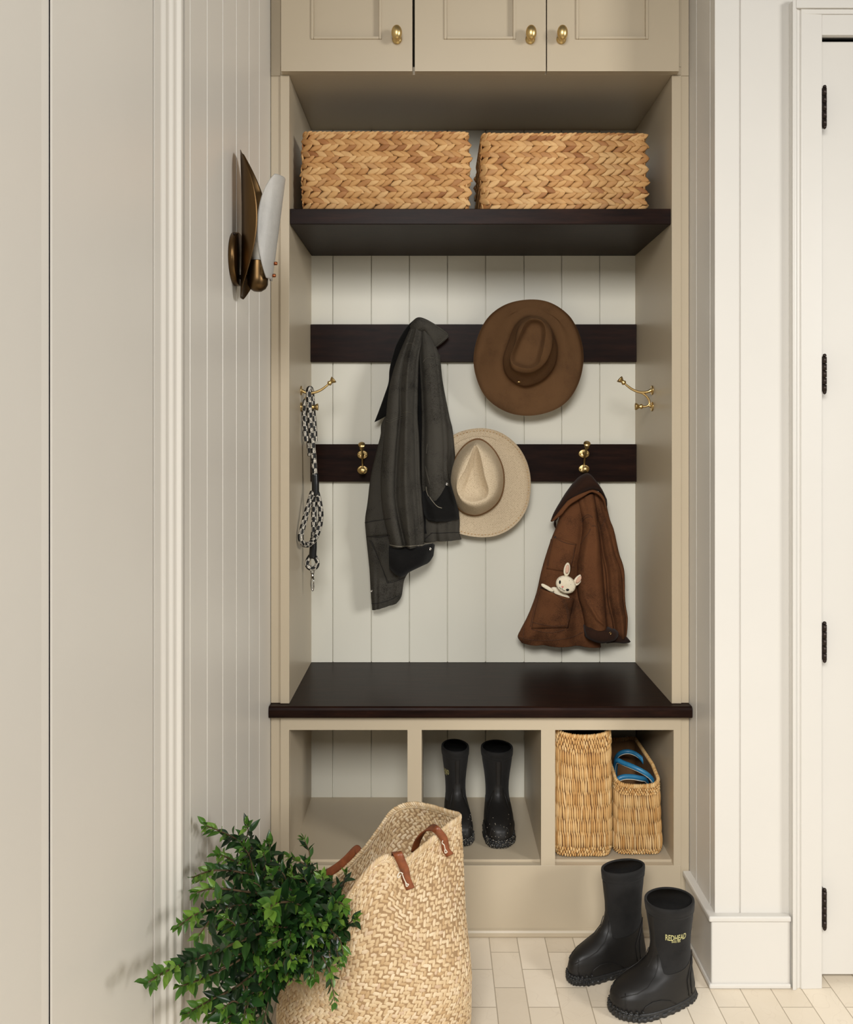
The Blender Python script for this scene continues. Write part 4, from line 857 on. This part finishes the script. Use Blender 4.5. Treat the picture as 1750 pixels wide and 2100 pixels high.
# ----- felt bunny in the hip pocket -----
front = bvh_of([kf]); z = lambda px, py, l: cast(front, px, py, l)
hc = z(1161, 1199, .016); sc_ = (CD+hc[1])/F
r = thing('felt_bunny', z(1155, 1236, .004), 'small cream felt bunny peeking out of the brown jacket hip pocket', 'toy')
def off(px, py, dy=0): return np.array([(px-VX)*sc_, hc[1]+dy, EYE-(py-VY)*sc_])
def pillow(outline, th, yc, n=48, k=9, rot=None):
    q = ring_px(outline, n); c = q.mean(0); A = []
    for s_ in (-1, 1):
        rows = []
        for i in range(k):
            f = i/(k-1); d = (1-f**2)**.5*th/2*s_
            rows.append([off(c[0]+(x-c[0])*max(f, .01), c[1]+(y-c[1])*max(f, .01), yc+d) for x, y in q])
        A.append(rows)
    return G().grid(A[0]+A[1][::-1][1:], closed_u=True, cap=True)
def oval(cx, cy, a, b, rot, n=10, egg=0): 
    o = []
    for i in range(n):
        t = 2*PI*i/n; x, y = a*math.cos(t)*(1+egg*math.sin(t)), b*math.sin(t); o.append((cx+x*math.cos(rot)-y*math.sin(rot), cy+x*math.sin(rot)+y*math.cos(rot)))
    return o
hd = part(r, 'head', pillow(oval(1161,1199,21.5,18,.5,12), .022, 0), 'cream_felt')
def bit(o_, ol, th, yc, mat, nm, lab=None): return part(o_, nm, pillow(ol, th, yc, 20, 5), mat, label=lab)
for ol, inn in ((oval(1163.5,1168,6.8,14.5,.14,12,.1), oval(1163.5,1167,4,10,.14)), (oval(1186,1190,7.2,14,.62,12,.1), oval(1187,1188.5,4.2,9.5,.62))):
    e = part(r, 'ear', pillow(ol, .008, .002), 'cream_felt'); bit(e, inn, .002, -.0026, 'pink_felt', 'inner_ear', 'pink inner ear')
bd = part(r, 'body', pillow([(1132,1208),(1142,1206),(1154,1212),(1164,1220),(1172,1230),(1166,1240),(1150,1243),(1138,1234),(1131,1220)], .007, .017), 'cream_felt')
part(r, 'arm', pillow([(1110.5,1199),(1114,1197.5),(1124,1202),(1133,1208),(1138,1214),(1130,1214),(1119,1208),(1112,1203)], .006, .006, 40), 'cream_felt')
hb = bvh_of([hd])
for x, y, a, b, ro in ((1148.8,1194,2.2,4.0,-.35), (1164.3,1209.5,3.4,2.6,.2)):
    c = cast(hb, x, y, .0003); part(hd, 'eye', G().ball(c, (a*sc_, .0012, b*sc_), 14, 8), 'eye_and_gap_shade', label='dark eye')
c = cast(hb, 1154, 1203.5, .0004); part(hd, 'nose', G().ball(c, (.0030,.0011,.0026), 12, 8), 'rose_felt', label='pink nose')
g = G().tube([cast(hb, a, b, .0006) for a, b in ((1148.5,1203.5),(1149.5,1207),(1152,1208),(1153.5,1206.5),(1154.5,1209.5),(1157,1211.5),(1159.5,1210.5))], .0006, 6); part(hd, 'mouth', g, 'stitch_dark')
g = G()
for a, b in ((1150,1184),(1158,1182),(1168,1184),(1174,1190),(1179,1199),(1177,1208),(1172,1213),(1146,1188),(1171,1199),(1168,1191)): 
    c = cast(hb, a, b, .0004); g.tube([c+np.array([-.0008,0,0]), c+np.array([.0008,0,.0006])], .0005, 5)
part(hd, 'stitching', g, 'stitch_grey')
# ---------- rubber boots ----------
ZS  = [0,    .012, .03,  .045, .058, .068, .078, .090, .105, .125, .150, .180, .205, .217]
XB  = [-.050,-.052,-.052,-.049,-.047,-.045,-.044,-.043,-.042,-.042,-.044,-.048,-.051,-.0525]
XF  = [ .144, .149, .151, .147, .134, .112, .087, .067, .055, .050, .050, .053, .055, .056]
HW  = [ .037, .0395,.041, .0405,.039, .037, .0345,.033, .0325,.0335, .0365, .0415, .0445,.0445]
def boot(loc, rz, label, sc=1.0, wid=1.0, group=None, side=1, logo=True, hs=1.0, sole_mud=False, lean=0.0):
    r = thing('rubber_boot', loc, label, 'boot', group, rz=rz)
    ip = lambda A, z: np.interp(z, ZS, A)
    def sf(z, th, o=0.0):
        xb, xf, w_ = ip(XB, z), ip(XF, z), ip(HW, z)*wid; xc, a = (xb+xf)/2, (xf-xb)/2
        foot = max(0, min(1, (.09-z)/.03)); e = 2.0+.35*foot
        ct, st = math.cos(th), math.sin(th); x = xc+(a+o)*np.sign(ct)*abs(ct)**(2/e); y = (w_+o)*np.sign(st)*abs(st)**(2/e)*(1+foot*(.10*ct-.04))
        if foot > 0: y += -side*.006*foot*math.cos(th)**2*(1 if ct > 0 else 0)
        x += lean*max(0, z-.08)
        return np.array([x, y, z*hs])*sc
    n = 72; TH = [2*PI*j/n for j in range(n)]
    def ztop(th):   # upper edge of the rubber foot: high in front, dipping at the sides
        c = math.cos(th); return .080+.054*max(0, c)**4+.030*max(0, -c)**2.5
    rows = []
    for i in range(30):
        f = i/29; rows.append([sf(.010+(ztop(t)-.010)*f, t, .0018*(1-.5*f)) for t in TH])
    # sculpted instep ridges
    g = G().grid(rows, closed_u=True, cap=False)
    rows_in = [[sf(ztop(t), t, -.001) for t in TH], [sf(ztop(t), t, .0009) for t in TH]]
    g.grid(rows_in, closed_u=True)
    foot = part(r, 'rubber_foot', g, 'rubber', world=False, label='smooth black rubber lower')
    g = G()
    for s_ in (-1, 1):
        g.tube([sf(z, s_*t, .0026) for z, t in ((.020,PI-.95),(.038,PI-.98),(.055,PI-1.0),(.075,PI-.85),(.100,PI-.6))], .0010, 6)
        g.tube([sf(z, s_*t, .0026) for z, t in ((.020,PI-.80),(.04,PI-.82),(.06,PI-.8),(.082,PI-.62),(.104,PI-.42))], .0010, 6)
        g.tube([sf(z, s_*t, .0024) for z, t in ((.018,1.75),(.030,1.62),(.038,1.45),(.039,1.25),(.032,1.08),(.020,.98))], .0009, 6)
        g.tube([sf(z, s_*t, .0024) for z, t in ((.046,.30),(.052,.5),(.057,.75),(.065,.9),(.078,.8),(.095,.6),(.115,.4))], .0010, 6)
        g.tube([sf(z, s_*t, .0024) for z, t in ((.020,.62),(.032,.55),(.046,.48),(.054,.36))], .0010, 6)
    part(foot, 'moulded_ridge', g, 'rubber', world=False)
    rows = [[sf(.075+(.2165-.075)*i/25, t, 0) for t in TH] for i in range(26)]
    sh = part(r, 'shaft', G().grid(rows, closed_u=True), 'neoprene', world=False, label='black neoprene shaft')
    # rolled rim, stitched band and lining
    rows = []
    for z, o in ((.196,.0003), (.1965,.0010), (.2005,.0013), (.2045,.0008), (.205,.0012), (.213,.0013), (.2175,.0006), (.219,-.0015), (.2175,-.0040), (.213,-.0048)):
        rows.append([sf(min(z, .2169), t, o)+np.array([0,0,(max(z,.2169)-.2169)*sc*hs]) for t in TH])
    part(r, 'rim', G().grid(rows, closed_u=True), 'neoprene', world=False, label='stitched top rim')
    rows = [[sf(.2165-(.2165-.06)*i/12, t, -.0045) for t in TH] for i in range(13)]
    part(r, 'lining', G().grid(rows, closed_u=True, cap=True), 'boot_lining', world=False, label='dark inner lining')
    for dz in (.1935, .1985): pass
    # front strip of shiny rubber
    rows = [[sf(.088+(.194-.088)*i/20, t, .0012*(1 if abs(t) < .18 else .2)) for t in np.linspace(-.2, .2, 9)] for i in range(21)]
    part(r, 'front_strip', G().grid(rows), 'rubber', world=False, label='rubber strip down the shin')
    rows = [[sf(.100+(.205-.100)*i/20, t, .0014*(1 if abs(t-PI) < .13 else .2)) for t in np.linspace(PI-.16, PI+.16, 7)] for i in range(21)]
    part(r, 'heel_strip', G().grid(rows), 'rubber', world=False)
    # lugged sole
    m_ = 168; rows = []; rs = random.Random(4)
    lug = [(.0024 if (j % 4) < 2 else 0.0) for j in range(m_)]; big = [.0025*rs.random() for j in range(m_//4+1)]
    for z, o, kx in ((.0004,.0005,0), (.0010,.0025,1), (.007,.0040,1), (.0095,.0042,.6), (.011,.0040,0), (.0145,.0038,0), (.016,.0026,0), (.0165,0.0,0)):
        row = []
        for j in range(m_):
            t = 2*PI*j/m_; p_ = sf(.012, t, o+lug[j]*kx+big[j//4]*kx); toe = max(0, math.cos(t))**3*.006; p_[2] = z*sc+(toe*(z/.0165)*sc if z > .001 else (toe*.35*sc if kx == 0 else toe*.5*sc)); row.append(p_)
        rows.append(row)
    g = G().grid(rows, closed_u=True, cap=True); sole = part(r, 'sole', g, 'tread_rubber', world=False, smooth=False, label='chunky lugged sole')
    g = G()     # toe bumper cleats
    for j in range(13):
        t = -.95+j*.158
        for z, w_ in ((.0165,.0030), (.0225,.0026)):
            c = sf(.02, t+(.07 if z > .02 else 0), .0040); c[2] = z*sc; g.ball(c, (w_*1.1*sc, w_*1.4*sc, w_*sc), 7, 5)
    part(sole, 'toe_cleats', g, 'tread_rubber', world=False, smooth=False)
    if sole_mud:
        g = G(); rs = random.Random(int(loc[0]*1000))
        for j in range(90):
            t = rs.uniform(-1, 1); zz = rs.uniform(.004, .026) if j < 70 else rs.uniform(.03, .07); c = sf(zz if zz > .02 else .02, t*.9, .0055 if zz < .03 else .0022); c[2] = zz*sc
            g.ball(c, tuple(rs.uniform(.0004, .0013) for _ in range(3)), 5, 4)
        o = part(sole, 'mud_flecks', g, 'mud', world=False, label='pale dried mud flecks'); o['kind'] = 'stuff'
    if logo:
        for txt, zc, hh, ww in (('REDHEAD', .1565, .0135, .047), ('SINCE 1856', .1465, .0042, .020)):
            cu = bpy.data.curves.new('t', 'FONT'); cu.body = txt; cu.size = 1; cu.offset = .02; cu.resolution_u = 3; to = bpy.data.objects.new('t', cu); COL.objects.link(to)
            dg = bpy.context.evaluated_depsgraph_get(); me = to.evaluated_get(dg).to_mesh(); V = np.array([v.co[:] for v in me.vertices]); F_ = [tuple(p.vertices) for p in me.polygons]
            bm = bmesh.new(); bm.from_mesh(me); to.evaluated_get(dg).to_mesh_clear(); bpy.data.objects.remove(to)
            for _ in range(2):
                es = [e for e in bm.edges if e.calc_length() > .18]
                if es: bmesh.ops.subdivide_edges(bm, edges=es, cuts=2); bmesh.ops.triangulate(bm, faces=bm.faces)
            bm.verts.ensure_lookup_table(); V = np.array([v.co[:] for v in bm.verts]); F_ = [tuple(v.index for v in f.verts) for f in bm.faces]; bm.free()
            lo, hi = V.min(0), V.max(0); u = (V[:,0]-lo[0])/(hi[0]-lo[0])-.5; v = (V[:,1]-lo[1])/(hi[1]-lo[1])-.5
            if txt == 'REDHEAD': v = v*(1-.25*(1-abs(u)*2)*0)+ .10*(abs(u)*2-1)
            pts = []
            for a, b in zip(u, v):
                z = zc+b*hh; rad = .047; t = side*(PI/2)+side*0 + (a*ww/rad)*LOGO_DIR + side*LOGO_OFF
                pts.append(sf(z, t, .0009))
            part(sh, 'lettering', G().add(pts, F_), 'logo_yellow', world=False, smooth=False, label='pale yellow printed lettering')
    return r
LOGO_DIR = 1; LOGO_OFF = -.32
def rot_to(a, b): return math.atan2(b[1]-a[1], b[0]-a[0])
bootA = boot((.514,-.236,.0003), math.radians(-155), 'rubber boot standing on the floor nearest the camera, with yellow lettering', 1.0, 1.06, 'rubber boots standing on the tile floor', side=1, hs=.99, lean=.05)
bootB = boot((.437,-.122,.0003), math.radians(-157), 'plain rubber boot on the floor just behind the boot with yellow lettering', 1.0, .74, 'rubber boots standing on the tile floor', side=-1, logo=False, hs=1.05, lean=.03)
bootC = boot((.058,.222,CZ+.0004), math.radians(-84), 'left rubber boot in the middle cubby, toe half hidden by the straw tote', .93, .86, 'rubber boots in the middle cubby', side=-1, sole_mud=True, hs=1.02)
bootD = boot((.1685,.214,CZ+.0004), math.radians(-89), 'right rubber boot in the middle cubby, fully visible with muddy toe', .95, .98, 'rubber boots in the middle cubby', side=1, logo=False, sole_mud=True, hs=1.0)
# ---------- leafy branches in the tote ----------
def leaf(g, base, d, n, L, w, curl, rs):
    d = d/np.linalg.norm(d); s_ = np.cross(d, n); s_ /= np.linalg.norm(s_)+1e-9; n = np.cross(s_, d)
    st = [(0,.06), (.12,.34), (.28,.82), (.44,1), (.62,.86), (.8,.48), (.91,.2), (1,.0)]; V = []
    for t, k in st:
        c = base + d*(L*(.08+t*.92)) - n*(curl*L*t*t); hw = w*L*.5*k
        V += [c - s_*hw + n*hw*.42, c - s_*hw*.5 + n*hw*.16, c, c + s_*hw*.5 + n*hw*.16, c + s_*hw + n*hw*.42]
    F_ = [(i*5+j, i*5+j+1, (i+1)*5+j+1, (i+1)*5+j) for i in range(len(st)-1) for j in range(4)]
    g.add(V, F_)
def branch(pts, label, seed, start=.3, size=1.0, dens=1.0, young=.12, twigs=3):
    rs = random.Random(seed); p = cat([pt(*q) for q in pts], 60); d_ = np.r_[0, np.cumsum(np.linalg.norm(np.diff(p, axis=0), axis=1))]; Ltot = d_[-1]
    r = thing('leafy_branch', p[0], label, 'branch', 'leafy branches spilling out of the straw tote')
    gs = G().tube(p, np.linspace(.0028, .0009, 60), 7); gl = G(); gy = G()
    def run(p, s0, size, yf, step):
        d_ = np.r_[0, np.cumsum(np.linalg.norm(np.diff(p, axis=0), axis=1))]; L_ = d_[-1]; s = s0*L_; k = 0; rot0 = rs.random()*3
        while s < L_:
            c = np.array([np.interp(s, d_, p[:,q]) for q in range(3)]); c2 = np.array([np.interp(min(L_, s+.004), d_, p[:,q]) for q in range(3)]); c1 = np.array([np.interp(max(0, s-.004), d_, p[:,q]) for q in range(3)])
            t = (c2-c1); t /= np.linalg.norm(t)+1e-9; up = np.array([0,0,1.]) if abs(t[2]) < .85 else np.array([1.,0,0]); a = np.cross(t, up); a /= np.linalg.norm(a); b = np.cross(a, t)
            f = s/L_; rot = rot0 + k*PI/2 + rs.gauss(0, .3)
            for h in (0, PI):
                if rs.random() < .06: continue
                o = a*math.cos(rot+h)+b*math.sin(rot+h); an = rs.uniform(.75, 1.1)*(1-.35*f)
                dd = t*math.cos(an)+o*math.sin(an)+np.array([0,0,-.10+rs.gauss(0,.1)]); n = t*math.sin(an)-o*math.cos(an)+np.array([0,0,.8])
                L = size*rs.uniform(.80, 1.15)*(1.08-.55*f**2.2); tip = base_in(c+dd/np.linalg.norm(dd)*L)
                if not tip: continue
                leaf(gy if (f > 1-yf or rs.random() < .03) else gl, c, dd, n, L, rs.uniform(.33, .42), rs.uniform(.02, .16), rs)
            s += step*(1.15-.45*f)*rs.uniform(.8, 1.2); k += 1
        e = p[-1]; t = p[-1]-p[-3]; t /= np.linalg.norm(t)
        for h in range(3):
            dd = t+np.array([rs.gauss(0,.3) for _ in range(3)])
            if base_in(e+dd/np.linalg.norm(dd)*size*.6): leaf(gy, e, dd, np.array([0,0,1.])+t*.3, size*rs.uniform(.45,.65), .42, .05, rs)
    run(p, start, .0385*size, young, .0132/dens)
    for k in range(twigs):
        f = rs.uniform(start, .82); i = int(f*59); c = p[i]; t = p[min(59, i+2)]-p[i-2]; t /= np.linalg.norm(t)
        o = np.array([rs.gauss(0,1) for _ in range(3)]); o -= t*np.dot(o, t); o /= np.linalg.norm(o); L = rs.uniform(.04, .085)
        q = cat([c, c+t*L*.4+o*L*.35, c+t*L*.85+o*L*.55+np.array([0,0,-.004])], 14)
        if base_in(q[-1], .03): gs.tube(q, np.linspace(.0014,.0007,14), 6); run(q, .1, .030*size, young+.2, .0135)
    part(r, 'stem', gs, 'twig')
    if gl.n: part(r, 'leaves', gl, 'leaf', label='glossy dark green leaves')
    if gy.n: part(r, 'young_leaves', gy, 'young_leaf', label='yellow green young leaves')
    return r
def base_in(q, m=.004):       # keep clear of the left wall, the casing and the floor
    xw = XL + (.018 if q[1] < -.72 else 0) + m
    return q[0] > xw and q[2] > .004
O = (705,1905,1.75)
BR = [
 ([O,(655,1835,1.72),(600,1800,1.66),(540,1755,1.58),(480,1718,1.50),(424,1693,1.44)], 'long leafy branch reaching highest up the left wall', .35, 1.0, 1.1, 4),
 ([O,(660,1850,1.72),(590,1815,1.64),(530,1790,1.56),(470,1760,1.50),(448,1752,1.47)], 'leafy branch with yellow green tips just under the highest one', .3, 1.0, 1.0, 3),
 ([O,(650,1840,1.70),(570,1810,1.58),(500,1790,1.48),(440,1785,1.41),(394,1800,1.35)], 'leafy branch pointing straight left towards the door casing', .3, 1.0, 1.1, 4),
 ([O,(650,1860,1.66),(570,1840,1.52),(500,1828,1.42),(440,1822,1.36),(405,1830,1.33)], 'bright leafy branch close below the one pointing straight left', .35, 1.0, 1.0, 3),
 ([O,(650,1870,1.66),(560,1858,1.50),(480,1858,1.38),(410,1872,1.27),(368,1898,1.21)], 'leafy branch drooping left across the casing edge', .35, .95, 1.0, 3),
 ([O,(640,1885,1.62),(560,1905,1.46),(480,1935,1.32),(400,1968,1.20),(345,1990,1.11),(305,2014,1.05)], 'long leafy branch reaching furthest left over the white door', .3, 1.0, .95, 3),
 ([O,(640,1890,1.62),(560,1930,1.46),(480,1975,1.33),(420,2005,1.25),(372,2022,1.18)], 'leafy branch just below the furthest left one', .35, .95, 1.0, 3),
 ([O,(640,1900,1.60),(560,1960,1.46),(490,2020,1.35),(430,2052,1.28),(385,2078,1.22)], 'leafy branch drooping to the lower left corner of the bunch', .3, 1.0, 1.1, 3),
 ([O,(640,1905,1.60),(570,1975,1.46),(510,2045,1.36),(470,2100,1.30),(450,2130,1.28)], 'leafy branch hanging down past the bottom edge of the photo, leftmost one', .35, 1.0, 1.1, 3),
 ([O,(650,1905,1.60),(590,1975,1.48),(540,2040,1.40),(505,2100,1.36),(490,2140,1.33)], 'leafy branch hanging down past the bottom edge, right of its twin', .35, 1.0, 1.1, 3),
 ([O,(655,1905,1.60),(615,1960,1.50),(580,2010,1.45),(540,2050,1.42),(512,2062,1.42)], 'leafy branch with a pale tip hanging beside the floor tiles', .35, .95, 1.0, 2),
 ([O,(665,1885,1.60),(625,1930,1.53),(605,1970,1.50),(600,2005,1.49),(603,2012,1.49)], 'leafy branch dangling in front of the left side of the tote', .35, .9, 1.0, 2),
 ([O,(680,1880,1.60),(660,1915,1.55),(652,1950,1.53),(648,1985,1.525),(645,2000,1.52)], 'leafy branch with a bright sprig dangling on the tote front', .3, .85, 1.0, 2),
 ([O,(695,1880,1.60),(680,1905,1.56),(676,1945,1.53),(678,1985,1.525),(680,2000,1.52)], 'rightmost leafy branch dangling on the tote front', .3, .85, 1.0, 1),
 ([O,(690,1860,1.64),(690,1850,1.59),(700,1852,1.57),(706,1858,1.56)], 'short leafy sprig pointing right over the front rim of the tote', .2, 1.05, 1.1, 0),
 ([O,(680,1850,1.72),(660,1820,1.70),(640,1790,1.70),(618,1768,1.70),(596,1758,1.70)], 'leafy branch rising in front of the left cubby', .3, .95, 1.0, 2),
 ([O,(690,1850,1.74),(680,1825,1.73),(665,1800,1.73),(650,1785,1.73)], 'short leafy sprig at the back rim of the tote near the rear strap', .2, .95, 1.0, 1),
 ([O,(640,1860,1.60),(590,1850,1.46),(560,1855,1.38),(556,1864,1.35)], 'leafy sprig with the largest leaves facing the camera in the middle', .5, 1.65, .75, 0),
]
for k, (pts, lab, st_, sz_, de, tw) in enumerate(BR): branch(pts, lab, 100+k, st_, sz_, de, .13, tw)
rs = random.Random(5)
fills = [(470,1830,1.45),(520,1760,1.58),(560,1900,1.42),(600,1790,1.62),(500,1880,1.42),(620,1870,1.52),(640,1830,1.6),(540,1960,1.42),(590,1940,1.46),(620,1900,1.5),(560,1820,1.5),(470,1900,1.36),(660,1860,1.58),(500,1990,1.40),(640,1920,1.53),(560,1780,1.62),(430,1900,1.36),(585,1870,1.48),(540,2000,1.42),(690,1905,1.565), (610,1830,1.57), (520,1930,1.40), (655,1935,1.53), (694,1885,1.56), (615,1965,1.48), (585,2000,1.45), (645,1890,1.50), (670,1925,1.535), (560,1935,1.40), (500,1845,1.43), (455,1965,1.30), (530,2040,1.38), (600,1850,1.46), (560,1980,1.42)]
for k, (a, b, c) in enumerate(fills):
    m1 = ((O[0]+a)/2+rs.uniform(-15,15), (O[1]+b)/2+rs.uniform(-25,5), (O[2]+c)/2-.02)
    branch([O, m1, (a, b, c)], 'short leafy branch buried in the dense middle of the bunch spilling from the tote', 300+k, .38, 1.0, 1.0, .08, 2)
# ---------- lights ----------
w = bpy.data.worlds.new('world'); SC.world = w; w.use_nodes = True
w.node_tree.nodes['Background'].inputs['Color'].default_value = (1.0, .97, .93, 1); w.node_tree.nodes['Background'].inputs['Strength'].default_value = .15
def area(name, loc, tgt, sx, sy, e, col, sp=180):
    l = bpy.data.lights.new(name, 'AREA'); l.shape = 'RECTANGLE'; l.size = sx; l.size_y = sy; l.energy = e; l.color = col
    l.spread = math.radians(sp); o = bpy.data.objects.new(name, l); COL.objects.link(o); o.location = loc
    o.rotation_euler = (Vector(tgt)-Vector(loc)).to_track_quat('-Z', 'Y').to_euler(); return o
area('window_light_right', (4.4, -3.9, 2.3), (.1, .2, .7), 1.2, 1.3, 168, (1.0, .985, .96))
area('window_light_front', (-.35, -3.6, 2.5), (.2, .0, .05), 1.6, .9, 43, (1.0, .985, .965), 88)
SC.view_settings.view_transform = 'Standard'; SC.view_settings.look = 'None'; SC.view_settings.exposure = -.09; SC.view_settings.gamma = 1
